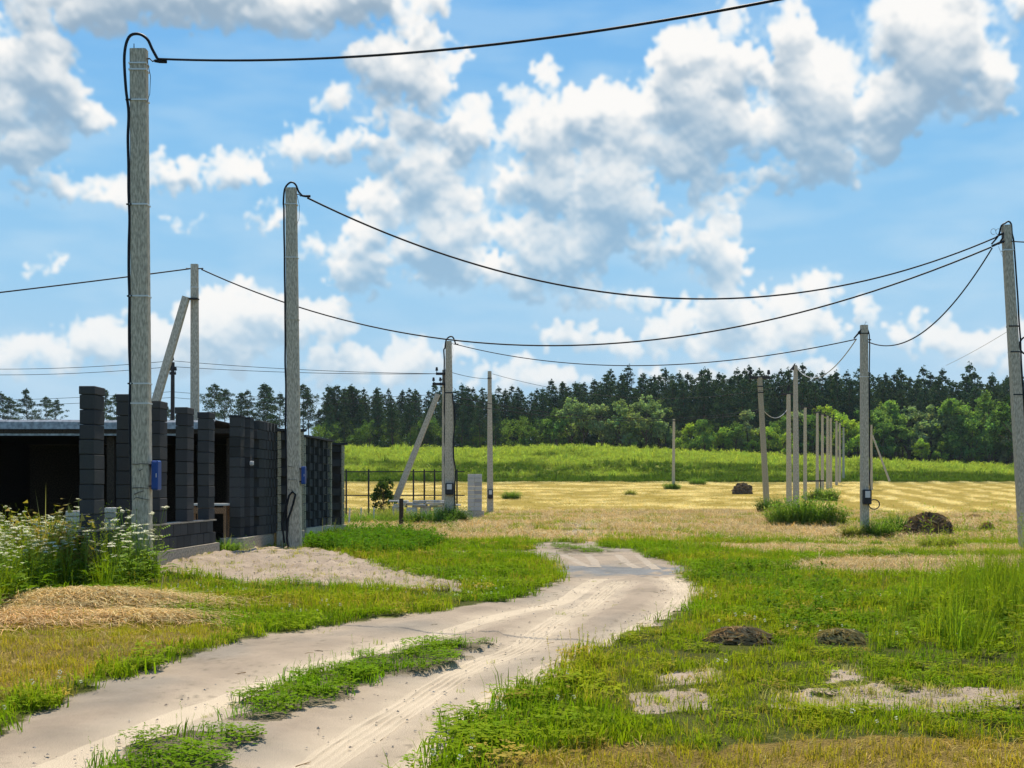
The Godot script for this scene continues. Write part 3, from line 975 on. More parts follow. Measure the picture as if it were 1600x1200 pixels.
	for q in spread(64.0, 150.0, 9.0, 8.0):
		var x: float = q.x; var d: float = q.y
		if zone(x, d) != 6: continue
		var row := windrow(x, d)
		var c := Color(0.44, 0.36, 0.07).lerp(Color(0.98, 0.85, 0.44), sm(0.2, 0.7, row))
		if row < 0.3 and rng.randf() < 0.85: continue
		emit.call("straw", place(x, d, (1.0 if row < 0.3 else 1.9) * rng.randf_range(0.7, 1.3)), jig(c, 0.15))
	# tall grass on the right, weeds on the left
	for q in spread(8.0, 20.0, 34.0):
		if inside(tall_poly, q + Vector2(rng.randf_range(-0.2, 0.2), rng.randf_range(-0.3, 0.3))):
			if rng.randf() < 0.12 + 0.5 * thin(q.x, q.y):
				emit.call("tall" if rng.randf() < 0.6 else "dock", place(q.x, q.y, rng.randf_range(0.5, 1.05) * (1.0 if q.x > 3.4 else 0.65), 0.0, 0.3), jig(Color(0.23, 0.33, 0.025).lerp(olive, rng.randf() * 0.6), 0.2))
	for q in spread(12.0, 21.0, 60.0, 5.0):
		if inside(weed_poly, q) and q.x < -4.75:
			var p := rng.randf()
			if p < 0.30: emit.call("umbel", place(q.x, q.y, rng.randf_range(0.62, 0.92), 0.0, 0.25), jig(Color(0.95, 0.95, 0.95), 0.04))
			elif p < 0.66: emit.call("tall", place(q.x, q.y, rng.randf_range(0.5, 0.85), 0.0, 0.3), jig(green.lerp(olive, rng.randf() * 0.5), 0.25))
			else: emit.call("dock", place(q.x, q.y, rng.randf_range(0.9, 1.6), 0.0, 0.3), jig(Color(0.15, 0.24, 0.015), 0.25))
	for p in lush_polys:
		for q in spread(20.0, 36.0, 26.0):
			if inside(p, q): emit.call("dock", place(q.x, q.y, rng.randf_range(0.7, 1.3)), jig(Color(0.12, 0.24, 0.012), 0.25))
	for q in spread(10.0, 20.0, 22.0):
		if absf(q.x - 4.6) < 2.2 and zone(q.x, q.y) == 0 and n_mid.get_noise_2d(q.x, q.y) > 0.1:
			emit.call("dock", place(q.x, q.y, rng.randf_range(0.5, 0.8)), jig(Color(0.15, 0.25, 0.015), 0.25))
	# rank grass along the fence feet and between the far things on the left
	for q in spread(27.0, 62.0, 6.0):
		if q.x < -1.9 - (q.y - 27.0) * 0.02 + n_mid.get_noise_2d(q.x, q.y) * 2.0 and q.x > -16.0 and q.x > -0.26 * q.y + 1.2 and q.y > 30.0:
			emit.call(["lawn", "dock", "lawn"][rng.randi() % 3], place(q.x, q.y, rng.randf_range(0.5, 1.2)), jig(Color(0.14, 0.24, 0.03).lerp(olive, rng.randf() * 0.4), 0.25))
	var said := {
		"lawn0": "short green and olive grass blades beside the track", "lawn1": "slightly longer bending grass blades beside the track", "lawn2": "loose grass with thin seed stalks beside the track",
		"clover0": "dense three-leaved clover among the grass", "clover1": "loose three-leaved clover among the grass", "straw0": "fine dry golden stalks lying over mown ground", "straw1": "flat dry tan stalks lying over mown ground",
		"tall0": "tall bending meadow grass with seed heads", "tall1": "tall upright meadow grass with seed heads", "dock0": "low broad-leaved green weeds", "dock1": "upright broad-leaved green weeds",
		"umbel0": "white-flowered umbel weeds by the fence", "umbel1": "tall white-flowered umbel weeds by the fence", "umbel2": "short white-flowered umbel weeds by the fence", "umbel3": "leaning white-flowered umbel weeds by the fence",
	}
	var names := {"lawn": "grass", "clover": "clover", "straw": "dry_grass", "tall": "tall_grass", "dock": "weeds", "umbel": "flowering_weeds"}
	for k in kinds:
		for i in kinds[k].size():
			if T[k + str(i)].size(): scatter(names[k], kinds[k][i], T[k + str(i)], C[k + str(i)], said[k + str(i)], "grass" if k in ["lawn", "straw", "tall"] else "weeds")
	# white clover heads
	var fg := geo(false)
	for q in 26:
		var v := Vector3(rng.randfn(), rng.randfn(), rng.randfn()).normalized()
		var s := v.cross(Vector3(0.3, 1, 0.2)).normalized() * 0.005
		fg.leaf(v * 0.011 + Vector3(0, 0.09, 0) - s, v * 0.011 + Vector3(0, 0.09, 0) + s, v * 0.018 + Vector3(0, 0.09, 0), Color(0.8, 0.8, 0.7))
	var ft := []; var fc := PackedColorArray()
	for q in spread(5.5, 18.0, 12.0):
		if zone(q.x, q.y) == 0 and not near_road(q.x, q.y) and n_mid.get_noise_2d(q.x * 1.3 + 9.0, q.y * 1.3) > 0.28 - (0.2 if q.x < 0 else 0.0):
			ft.append(place(q.x, q.y, rng.randf_range(0.6, 0.95))); fc.append(Color(0.95, 0.95, 0.9))
	scatter("clover_flowers", fg.mesh(M.petal), ft, fc, "small white clover heads in the grass verge", "flowers")
	# loose stones and dry stalks on the track and the sand
	var sg := geo()
	var cols := []
	for i in 5:
		var a0 := TAU * i / 5.0; var a1 := TAU * (i + 1) / 5.0
		var p0 := Vector3(cos(a0), 0.1, sin(a0) * 0.8) * (0.8 + 0.2 * (i % 2)); var p1 := Vector3(cos(a1), 0.1, sin(a1) * 0.8) * (0.8 + 0.2 * ((i + 1) % 5 % 2))
		var tp := Vector3(0.15, 0.62, 0.1)
		sg.tri(p0, p1, tp, ((p0 + p1) * 0.5 + Vector3(0, 0.5, 0)).normalized())
	var st := []; var sc := PackedColorArray(); var dt := []; var dc := PackedColorArray()
	for q in spread(4.5, 24.0, 90.0):
		var z := zone(q.x, q.y)
		if z == 1 or z == 2 or z == 8:
			if rng.randf() < (0.9 if z != 1 else 0.42):
				st.append(place(q.x, q.y, rng.randf_range(0.004, 0.015) * (1.6 if z == 2 else 1.0), -0.025 if z != 2 else 0.0)); sc.append(jig(Color(0.36, 0.31, 0.25) if z != 8 else Color(0.2, 0.2, 0.2), 0.3))
			elif rng.randf() < 0.016:
				dt.append(place(q.x, q.y, rng.randf_range(0.3, 1.0), -0.02)); dc.append(jig(Color(0.30, 0.23, 0.14), 0.4))
	scatter("pebbles", sg.mesh(M.sand), st, sc, "small loose stones on the sandy track", "stones")
	var tg := geo()
	tg.tube([Vector3(-0.06, 0.005, 0), Vector3(0, 0.012, 0.012), Vector3(0.07, 0.006, -0.01)], 0.004, 0.002, 4)
	tg.tube([Vector3(0, 0.01, 0.01), Vector3(0.03, 0.014, 0.05)], 0.003, 0.001, 4)
	scatter("twigs", tg.mesh(M.straw), dt, dc, "dry twigs and stalks lying on the sandy track", "twigs")

func build_hill() -> void:
	rng.seed = 9
	var a := dock_leaves(26, 0.42, 0.7, M.leaf)
	var b := tuft(22, 0.4, 1.0, 0.09, 0.4, 0.5, M.grass)
	var ta := []; var ca := PackedColorArray(); var tb := []; var cb := PackedColorArray()
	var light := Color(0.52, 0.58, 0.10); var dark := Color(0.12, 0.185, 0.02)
	for q in spread(149.0, 243.0, 7.0, 24.0):
		if zone(q.x, q.y) < 7: continue
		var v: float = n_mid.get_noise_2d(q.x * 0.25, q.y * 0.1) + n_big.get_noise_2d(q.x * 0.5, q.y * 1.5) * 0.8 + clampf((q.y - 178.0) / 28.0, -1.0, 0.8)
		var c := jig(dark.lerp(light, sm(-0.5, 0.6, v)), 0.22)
		var s := rng.randf_range(0.25, 0.55)
		if rng.randf() < 0.03: s *= 2.4
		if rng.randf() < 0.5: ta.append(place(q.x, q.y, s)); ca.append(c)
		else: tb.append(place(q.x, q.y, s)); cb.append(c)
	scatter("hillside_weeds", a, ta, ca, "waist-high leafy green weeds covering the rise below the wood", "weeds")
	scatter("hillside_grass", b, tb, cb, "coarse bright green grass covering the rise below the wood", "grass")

# ------------------------------------------------------------------ trees
func clump(g: Geo, o: Vector3, r: Vector3, n: int, s: float, col: Color) -> void:
	for k in n:
		var v := Vector3(rng.randfn(), rng.randfn(), rng.randfn()).normalized() * pow(rng.randf(), 0.45)
		var p := o + v * r
		var u := Vector3(rng.randfn(), rng.randfn() * 0.7, rng.randfn()).normalized()
		var w := u.cross(Vector3(rng.randfn(), rng.randfn(), rng.randfn())).normalized()
		var l := s * rng.randf_range(0.6, 1.3)
		var c := jig(col, 0.22)
		g.leaf(p - u * l * 0.5, p + u * l * 0.5 + w * l * 0.12, p + w * l * 0.55, c)

func pine(h: float, start: float, width: float, col: Color, label: String, group: String, gaps := 0.0) -> Node3D:
	var t := thing("pine_tree", Vector3.ZERO, label, "tree", group)
	var g := geo()
	var lean := Vector3(rng.randf_range(-0.05, 0.05), 0, rng.randf_range(-0.05, 0.05)) * h
	var pts := []
	for k in 7: pts.append(Vector3(0, h * 0.97 * k / 6.0, 0) + lean * pow(k / 6.0, 1.6) + Vector3(rng.randf_range(-0.12, 0.12), 0, rng.randf_range(-0.12, 0.12)) * (1.0 if k > 0 else 0.0))
	g.tube(pts, 0.19 * h / 16.0, 0.03, 7)
	var f := geo(false)
	var nb := int(h * (1.0 - start) * 5.0)
	for k in nb:
		var u := (k + rng.randf()) / nb
		if rng.randf() < gaps: continue
		var y := lerpf(start * h, h, u)
		var prof := pow(1.0 - u, 0.8) * 0.9 + 0.07
		if gaps > 0.0: prof = sin(PI * clampf(0.16 + 0.84 * u, 0, 1)) * 0.6 + (1.0 - u) * 0.4
		var rr: float = width * maxf(0.12, prof) * rng.randf_range(0.45, 1.15)
		var a := k * 2.4 + rng.randf_range(-0.5, 0.5)
		var k6 := clampf(y / (h * 0.97) * 6.0, 0.0, 5.99)
		var o: Vector3 = pts[int(k6)].lerp(pts[int(k6) + 1], k6 - int(k6))
		var e := o + Vector3(cos(a) * rr, rr * rng.randf_range(-0.05, 0.45), sin(a) * rr)
		g.tube([o, (o + e) * 0.5 + Vector3(0, -0.05 * rr, 0), e], 0.05 * (1.2 - u), 0.015, 4)
		clump(f, e, Vector3(0.95, 0.5, 0.95) * lerpf(1.15, 0.6 if gaps > 0.0 else 0.32, u), 40 if gaps > 0.0 else int(lerpf(44.0, 18.0, u)), 0.42, jig(col, 0.3))
		if rr > 1.0: clump(f, o.lerp(e, 0.55) + Vector3(0, 0.2, 0), Vector3(0.9, 0.5, 0.9), 30, 0.42, jig(col, 0.3))
	clump(f, pts[6] + Vector3(0, 0.2, 0), Vector3(0.26, 0.8, 0.26) if gaps == 0.0 else Vector3(0.45, 0.7, 0.45), 26, 0.36, col)
	part("trunk", g.mesh(M.bark), t)
	part("crown", f.mesh(M.needle), t)
	return t

func broadleaf(h: float, width: float, col: Color, label: String, group: String, called := "leafy_tree", start := 0.14) -> Node3D:
	var t := thing(called, Vector3.ZERO, label, "tree" if called == "leafy_tree" else "bush", group)
	var g := geo()
	var f := geo(false)
	var trunk := []
	for k in 5: trunk.append(Vector3(rng.randf_range(-0.15, 0.15) * k * 0.2, h * 0.7 * k / 4.0, rng.randf_range(-0.15, 0.15) * k * 0.2))
	g.tube(trunk, 0.022 * h, 0.005 * h, 6)
	var lobes := []
	for k in 11:
		var u := rng.randf()
		var a := k * 2.4 + rng.randf()
		var y := h * lerpf(start + 0.12, 0.9, u)
		var rr := width * sqrt(maxf(0.0, 1.0 - pow((u - 0.36) / 0.72, 2.0))) * rng.randf_range(0.45, 1.0)
		lobes.append(Vector3(cos(a) * rr, y, sin(a) * rr))
	lobes.append(Vector3(0, h * 0.9, 0))
	for o in lobes:
		g.tube([trunk[clampi(int(o.y / h * 5.0) - 1, 0, 4)], (trunk[2] + o) * 0.5, o], 0.008 * h, 0.003 * h, 4)
		var lr := width * rng.randf_range(0.34, 0.5)
		var c := jig(col, 0.25)
		for k in 16:
			var v := Vector3(rng.randfn(), rng.randfn() + 0.25, rng.randfn()).normalized() * lr * rng.randf_range(0.6, 1.0)
			clump(f, o + v * Vector3(1, 0.85, 1), Vector3.ONE * lr * 0.34, 18, clampf(0.055 * h, 0.08, 0.45), jig(c, 0.2))
	part("trunk", g.mesh(M.bark), t)
	part("crown", f.mesh(M.leaf), t)
	return t

func stand(proto: Node3D, first: bool, x: float, d: float, s: float, label := "", group := "") -> void:
	var o := proto
	if not first:
		o = proto.duplicate()
		o.name = numbered(String(proto.name).rstrip("_0123456789"))
		add_child(o)
	o.position = Vector3(x, height(x, -d) - 0.05, -d)
	o.rotation.y = rng.randf() * TAU
	o.scale = Vector3(s * rng.randf_range(0.9, 1.12), s, s * rng.randf_range(0.9, 1.12))
	if label: o.set_meta("label", label)
	if group: o.set_meta("group", group)

func build_trees() -> void:
	rng.seed = 40
	var dk := Color(0.058, 0.090, 0.038)
	var lw := "dark pine in the close-grown wood on the rise"
	var gw := "pines of the wood on the rise"
	var lo := "tall open-crowned pine with bare trunk at the thin end of the wood"
	var go := "open-crowned pines at the thin end of the wood"
	var wood := []
	for k in 6: wood.append(pine(16.0, [0.3, 0.22, 0.38, 0.26, 0.34, 0.2][k], [3.3, 3.8, 3.0, 3.4, 3.9, 3.0][k], jig(dk, 0.15), lw, gw))
	var open := []
	for k in 5: open.append(pine(16.0, [0.36, 0.42, 0.30, 0.38, 0.5][k], [3.6, 4.2, 3.4, 3.0, 3.8][k], jig(dk, 0.12), lo, go, 0.14))
	var fresh := {}
	# skyline of the wood, as (pixel x, pixel y of the tops)
	var line := [[500, 604], [560, 602], [620, 606], [660, 608], [700, 590], [760, 596], [830, 600], [900, 588], [960, 582], [1010, 574], [1060, 578], [1120, 574], [1200, 570], [1260, 566], [1330, 574], [1400, 570], [1470, 572], [1540, 574], [1600, 580], [1700, 585], [1900, 590]]
	var top_at := func(px: float) -> float:
		for i in line.size() - 1:
			if px <= line[i + 1][0]: return lerpf(line[i][1], line[i + 1][1], clampf((px - line[i][0]) / (line[i + 1][0] - line[i][0]), 0, 1))
		return 590.0
	var made := 0
	for row in 5:
		var d := 246.0 + row * 9.0
		var px := 508.0 + rng.randf() * 14.0
		while px < 1690.0 and made < 286:
			var dd := d + rng.randf_range(-4.0, 4.0)
			var x := (px - HX) * dd / FP
			var want: float = top_at.call(px) + rng.randf_range(-9.0, 22.0) + (4 - row) * 5.0
			var top := EYE + (HY - want) * dd / FP
			var s := (top - height(x, -dd)) / 16.3
			var k := rng.randi() % wood.size()
			stand(wood[k], not fresh.has(k), x, dd, maxf(s, 0.4))
			fresh[k] = true
			made += 1
			px += rng.randf_range(14.0, 26.0) + (4 - row) * 1.5
	# the thin end on the left: single pines with sky between them
	var sparse := [[8, 612], [20, 620], [43, 606], [72, 618], [85, 622], [162, 606], [182, 614], [-20, 610], [-45, 606], [258, 632], [336, 598], [350, 606], [378, 612], [388, 608], [412, 598], [424, 602], [436, 612], [474, 598], [482, 610], [497, 640], [518, 605], [528, 600], [543, 604], [556, 600]]
	for q in sparse:
		var d := rng.randf_range(246.0, 262.0)
		var x: float = (q[0] - HX) * d / FP
		var s: float = (EYE + (HY - q[1]) * d / FP - height(x, -d)) / 16.3
		var k := rng.randi() % open.size()
		stand(open[k], not fresh.has(100 + k), x, d, s)
		fresh[100 + k] = true
	for k in open.size():
		if not fresh.has(100 + k): stand(open[k], true, -70.0 - k * 4.0, 255.0, 0.8)
	# leafy trees in front of the pines
	var leafs := []
	var grey := "grey-green willow-like tree before the dark pines"; var mid := "mid green round-crowned tree before the dark pines"; var lime := "bright yellow-green young tree before the dark pines"
	for k in 3: leafs.append(broadleaf(9.0, 3.0, [Color(0.28, 0.34, 0.16), Color(0.32, 0.37, 0.19), Color(0.25, 0.32, 0.14)][k], grey, "grey-green trees at the wood's edge"))
	for k in 3: leafs.append(broadleaf(9.0, 3.1, [Color(0.18, 0.28, 0.075), Color(0.21, 0.31, 0.08), Color(0.14, 0.23, 0.065)][k], mid, "mid green trees at the wood's edge"))
	for k in 2: leafs.append(broadleaf(9.0, 3.2, [Color(0.36, 0.46, 0.07), Color(0.32, 0.42, 0.07)][k], lime, "yellow-green trees at the wood's edge"))
	var spots := [[893, 622, 0], [912, 632, 0], [940, 630, 1], [968, 626, 2], [1010, 618, 0], [1030, 625, 2], [870, 640, 3], [985, 655, 1], [1052, 668, 2], [1080, 662, 6], [1108, 672, 6], [1130, 668, 7], [1150, 660, 3], [1168, 640, 1], [1178, 672, 6], [1200, 668, 7], [1222, 650, 3], [1230, 676, 6],
		[1250, 640, 1], [1270, 648, 5], [1290, 636, 6], [1312, 648, 7], [1326, 656, 6], [1340, 664, 7], [1365, 650, 3], [1380, 660, 5], [1400, 645, 4], [1420, 636, 0], [1440, 642, 1], [1455, 634, 0], [1478, 640, 2], [1500, 648, 4], [1520, 655, 5], [1535, 645, 0], [1555, 640, 3], [1575, 632, 3], [1390, 625, 4], [1375, 640, 4], [1490, 622, 4], [1545, 615, 3], [1345, 640, 5], [1620, 640, 0], [1650, 650, 6], [1680, 640, 3], [1720, 650, 4], [1100, 655, 5], [1060, 684, 7], [985, 680, 6], [1580, 660, 1], [1470, 690, 6], [1440, 686, 7], [1520, 690, 6]]
	for q in spots:
		var d := rng.randf_range(238.0, 244.0) - (3.0 if q[1] > 650 else 0.0)
		var x: float = (q[0] - HX) * d / FP
		var s: float = (EYE + (HY - q[1]) * d / FP - height(x, -d)) / 9.2
		stand(leafs[q[2]], not fresh.has(200 + q[2]), x, d, maxf(s, 0.25))
		fresh[200 + q[2]] = true
	# undergrowth between the trunks
	var low := []
	for k in 3: low.append(broadleaf(4.0, 2.4, [Color(0.12, 0.19, 0.05), Color(0.16, 0.24, 0.055), Color(0.10, 0.16, 0.045)][k], "low dark bush among the pine trunks at the wood's edge", "bushes under the pines", "bush", 0.0))
	for k in 130:
		var px := lerpf(505.0, 1680.0, (k + rng.randf()) / 130.0)
		var d := rng.randf_range(244.0, 262.0)
		stand(low[k % 3], k < 3, (px - HX) * d / FP, d, rng.randf_range(0.8, 1.6))
	# the dark rounded tree beside the leaning pole
	var big := broadleaf(13.0, 3.4, Color(0.05, 0.09, 0.03), "very dark dense tree standing before the wood near the leaning pole", "")
	var bx := (1590.0 - HX) * 205.0 / FP
	stand(big, true, bx, 205.0, (EYE + (HY - 610.0) * 205.0 / FP - height(bx, -205.0)) / 13.2)


# ------------------------------------------------------------------ poles and cables
var tops := {}

# a tapered concrete pole as a thing; its children are given in the pole's own axes
func pole(key: String, base: Vector3, top: Vector3, w0: Vector2, w1: Vector2, label: String, group := "", called := "utility_pole", m := "concrete", yaw := 0.0) -> Node3D:
	var t := thing(called, base, label, "pole", group)
	var g := geo()
	g.post(Vector3(0, -0.4, 0), top - base, w0, w1, minf(w1.x, w1.y) * 0.13, yaw)
	part("shaft", g.mesh(M[m]), t)
	tops[key] = top
	t.set_meta("up", top - base)
	return t

func along(t: Node3D, y: float) -> Vector3:
	var u: Vector3 = t.get_meta("up")
	return u * (y / u.y)

func band(t: Node3D, y: float, w: Vector2, m := "steel_band", h := 0.02) -> void:
	var g := geo()
	var o := along(t, y)
	g.box(o, Vector3(w.x + 0.016, h, w.y + 0.016))
	part("strap", g.mesh(M[m]), t)

func cable_up(t: Node3D, side: float, y0: float, y1: float, loop: Array, r: float, w: float, wob := 0.02) -> void:
	# a riser cable beside the shaft that ends in a loop over the top; loop points are offsets from the top
	var g := geo()
	var pts := []
	var u: Vector3 = t.get_meta("up")
	var n := 16
	for k in n:
		var y := lerpf(y0, y1, float(k) / (n - 1))
		pts.append(along(t, y) + Vector3(side * (w + rng.randf_range(0.0, wob)), 0, 0.06))
	for q in loop: pts.append(u + q)
	var cv := Curve3D.new()
	for i in pts.size():
		var tt: Vector3 = (pts[mini(i + 1, pts.size() - 1)] - pts[maxi(i - 1, 0)]) / 6.0
		cv.add_point(pts[i], -tt, tt)
	cv.bake_interval = 0.06
	g.tube(Array(cv.get_baked_points()), r, r, 7)
	part("riser_cable", g.mesh(M.cable), t)

func meter_box(t: Node3D, o: Vector3, s: Vector3, m: String, window := false) -> void:
	var g := geo()
	g.bevel_box(s, minf(s.x, s.z) * 0.16)
	var b := part("meter_box", g.mesh(M[m]), t, o)
	if window:
		var q := geo()
		q.bevel_box(Vector3(s.x * 0.6, s.y * 0.45, 0.012), 0.003)
		part("lid", q.mesh(M.grey_plastic), b, Vector3(0, s.y * 0.18, s.z * 0.5 + 0.004))
	else:
		var q := geo()
		q.bevel_box(Vector3(s.x * 0.72, s.y * 0.9, 0.012), 0.004)
		part("lid", q.mesh(M[m]), b, Vector3(s.x * 0.08, 0, s.z * 0.5 + 0.004))
		var sc := geo()
		sc.bevel_box(Vector3(s.x * 0.1, s.y * 0.14, 0.012), 0.003)
		part("latch", sc.mesh(M.grey_plastic), b, Vector3(s.x * 0.3, 0, s.z * 0.5 + 0.014))
		for k in [-1.0, 1.0]:
			var br := geo()
			br.bevel_box(Vector3(0.05, 0.025, s.z * 0.7), 0.004)
			part("bracket", br.mesh(M.dark_steel), b, Vector3(-s.x * 0.5 - 0.02, k * s.y * 0.36, 0))

func cracks(t: Node3D, marks: Array, zf: float) -> void:      # thin dark open cracks and wire ties on the near face
	for q in marks:
		var g := geo()
		var pts := []
		for k in q.size(): pts.append(Vector3(q[k][0], q[k][1], zf))
		g.tube(pts, 0.005, 0.003, 5)
		part("wire_tie", g.mesh(M.dark_steel), t)

func hook(t: Node3D, dir: float, drop := 0.1) -> void:
	var u: Vector3 = t.get_meta("up")
	var g := geo()
	var o := u - Vector3(0, drop, 0)
	g.tube([o, o + Vector3(dir * 0.16, 0.01, 0.02), o + Vector3(dir * 0.20, -0.03, 0.02), o + Vector3(dir * 0.25, -0.01, 0.02)], 0.011, 0.011, 6)
	part("hook", g.mesh(M.dark_steel), t)
	var c := geo()
	c.tube([o + Vector3(dir * 0.23, -0.02, 0.02), o + Vector3(dir * 0.30, -0.03, 0.02), o + Vector3(dir * 0.40, -0.03, 0.02)], 0.022, 0.028, 7)
	part("anchor_clamp", c.mesh(M.cable), t)
	var w := geo()
	w.tube([o + Vector3(dir * 0.13, -0.02, 0.04), o + Vector3(dir * 0.18, -0.25, 0.05), o + Vector3(dir * 0.17, -0.5, 0.05), o + Vector3(dir * 0.13, -0.62, 0.05)], 0.005, 0.004, 5)
	part("loose_wire", w.mesh(M.cable), t)

func insulator(parent: Node, o: Vector3, s := 1.0) -> void:
	var g := geo()
	g.tube([o, o + Vector3(0, 0.10, 0) * s], 0.012 * s, 0.012 * s, 5)
	g.tube([o + Vector3(0, 0.08, 0) * s, o + Vector3(0, 0.10, 0) * s, o + Vector3(0, 0.15, 0) * s, o + Vector3(0, 0.17, 0) * s, o + Vector3(0, 0.21, 0) * s], 0.055 * s, 0.035 * s, 8)
	part("insulator", g.mesh(M.dark_steel), parent)

func crossarm(t: Node3D, o: Vector3, l: float, n: int, s := 1.0) -> void:
	var g := geo()
	g.bevel_box(Vector3(l, 0.09 * s, 0.09 * s), 0.008)
	var arm := part("crossarm", g.mesh(M.dark_steel), t, o)
	for k in n:
		insulator(arm, Vector3((float(k) / maxf(1.0, n - 1) - 0.5) * l * 0.86, 0.04, 0), s)

# a cable from a to b that sags enough to pass the pixel (px, py)
func cable(a: Vector3, b: Vector3, px: float, py: float, r: float, label: String, group := "", m := "cable", sag := -1.0) -> void:
	if sag < 0.0:
		var t := 0.5
		var lo := 0.0; var hi := 1.0
		for k in 40:
			t = (lo + hi) * 0.5
			var p := a.lerp(b, t)
			if HX + FP * p.x / -p.z < px: lo = t
			else: hi = t
		var p := a.lerp(b, t)
		var y := EYE + (HY - py) * -p.z / FP
		sag = (p.y - y) / maxf(4.0 * t * (1.0 - t), 0.02)
	var mid := (a + b) * 0.5
	var g := geo()
	var pts := []
	for k in 49:
		var t := k / 48.0
		pts.append(a.lerp(b, t) - Vector3(0, 4.0 * sag * t * (1.0 - t), 0) - a)
	g.tube(pts, r, r, 6)
	solid("overhead_cable", g.mesh(M[m]), a, label, "cable", group)

func gy(x: float, d: float) -> Vector3:
	return Vector3(x, height(x, -d), -d)

func build_poles() -> void:
	rng.seed = 60
	# the nearest pole beside the fence
	var p1 := pole("p1", gy((223.0 - HX) * 18.2 / FP, 18.2), at(217, 78, 18.2), Vector2(0.262, 0.19), Vector2(0.232, 0.16), "tall weathered concrete pole in the white-flowered weeds with a blue box on its side")
	var w1 := Vector2(0.25, 0.18)
	for y in [6.72, 5.24, 3.94, 2.7, 2.42]: band(p1, y, w1 * (1.0 - 0.008 * y))
	cable_up(p1, -1.0, 0.9, 6.55, [Vector3(-0.17, -0.55, 0.05), Vector3(-0.19, -0.1, 0.05), Vector3(-0.13, 0.16, 0.05), Vector3(0.0, 0.21, 0.05), Vector3(0.13, 0.14, 0.05), Vector3(0.2, 0.0, 0.04), Vector3(0.27, -0.13, 0.03)], 0.021, 0.13)
	for y in [6.72, 5.24, 3.94, 2.7]:
		var g := geo()
		g.tube([along(p1, y) + Vector3(-0.09, 0, 0.09), along(p1, y) + Vector3(-0.17, 0, 0.075)], 0.013, 0.013, 5)
		part("cable_clip", g.mesh(M.cable), p1)
	meter_box(p1, along(p1, 1.40) + Vector3(0.21, 0, 0.02), Vector3(0.095, 0.42, 0.20), "blue_plastic")
	cracks(p1, [[[-0.12, 1.56], [-0.05, 1.555], [0.0, 1.565], [0.11, 1.56]], [[-0.12, 1.22], [0.0, 1.225], [0.11, 1.215]], [[-0.09, 1.13], [-0.03, 1.16], [0.05, 1.18], [0.0, 1.17]], [[-0.1, 1.06], [-0.06, 1.09], [0.02, 1.07], [0.13, 1.05]], [[-0.02, 1.46], [0.03, 1.49]]], 0.102)
	var sp := geo()
	sp.tube([(p1.get_meta("up") as Vector3) + Vector3(-0.07, -0.01, 0), (p1.get_meta("up") as Vector3) + Vector3(-0.07, 0.09, 0)], 0.008, 0.006, 5)
	part("rebar_stub", sp.mesh(M.dark_steel), p1)
	band(p1, 7.24, Vector2(0.235, 0.165)); band(p1, 7.15, Vector2(0.235, 0.165))
	hook(p1, 1.0, 0.14)
	# the second pole, at the lattice fence
	var p2 := pole("p2", gy((461.0 - HX) * 26.5 / FP, 26.5), at(455, 294, 26.5), Vector2(0.285, 0.2), Vector2(0.222, 0.16), "concrete pole with a hanging loop of black cable beside the lattice block fence")
	for y in [7.1, 6.0, 4.72, 3.5, 2.35]: band(p2, y, Vector2(0.24, 0.175), "steel_band" if y > 5 else "concrete", 0.018)
	cable_up(p2, -1.0, 0.2, 7.0, [Vector3(-0.15, -0.3, 0.05), Vector3(-0.12, -0.02, 0.05), Vector3(0.0, 0.11, 0.05), Vector3(0.1, 0.06, 0.05), Vector3(0.16, -0.08, 0.04), Vector3(0.24, -0.17, 0.03)], 0.02, 0.14)
	var lp := geo()
	lp.tube([Vector3(-0.2, 0.1, 0.12), Vector3(-0.24, 0.5, 0.12), Vector3(-0.16, 0.85, 0.13), Vector3(-0.1, 1.08, 0.13), Vector3(-0.03, 1.16, 0.13), Vector3(0.03, 1.1, 0.13), Vector3(-0.02, 0.9, 0.13), Vector3(-0.12, 0.6, 0.13), Vector3(-0.15, 0.2, 0.13), Vector3(-0.12, 0.0, 0.13)], 0.022, 0.022, 6)
	part("cable_loop", lp.mesh(M.cable), p2)
	meter_box(p2, along(p2, 1.5) + Vector3(0.2, 0, 0.02), Vector3(0.08, 0.37, 0.2), "blue_plastic")
	cracks(p2, [[[-0.13, 1.69], [-0.04, 1.67], [0.0, 1.66]], [[-0.13, 1.41], [-0.03, 1.40], [0.05, 1.41]], [[-0.13, 1.2], [-0.02, 1.19]]], 0.108)
	hook(p2, 1.0, 0.14)
	# the strutted pole behind the shed
	var p3 := pole("p3", gy((305.0 - HX) * 37.0 / FP, 37.0), at(304, 413, 37.0), Vector2(0.26, 0.2), Vector2(0.2, 0.17), "concrete pole braced by a leaning strut behind the flat-roofed shed")
	var sg := geo()
	var up3 := p3.position
	sg.post(at(205, 760, 36.7) - up3, at(291, 464, 36.8) - up3, Vector2(0.25, 0.2), Vector2(0.21, 0.17), 0.02)
	part("strut", sg.mesh(M.concrete), p3)
	var kb := geo()
	kb.box(at(298, 467, 36.85) - up3, Vector3(0.44, 0.035, 0.26))
	part("strut_bracket", kb.mesh(M.dark_steel), p3)
	band(p3, 7.1, Vector2(0.205, 0.175))
	var hk := geo()
	for s in [-1.0, 1.0]:
		hk.tube([(p3.get_meta("up") as Vector3) + Vector3(0, -0.13, 0), (p3.get_meta("up") as Vector3) + Vector3(s * 0.25, -0.12, 0)], 0.02, 0.02, 5)
	part("hook", hk.mesh(M.dark_steel), p3)
	# the small steel pole far behind the shed
	var ps := pole("ps", gy((269.0 - HX) * 60.0 / FP, 60.0), at(270, 566, 60.0), Vector2(0.2, 0.2), Vector2(0.15, 0.15), "slim dark steel pole with two insulators far behind the shed", "", "steel_pole", "dark_steel")
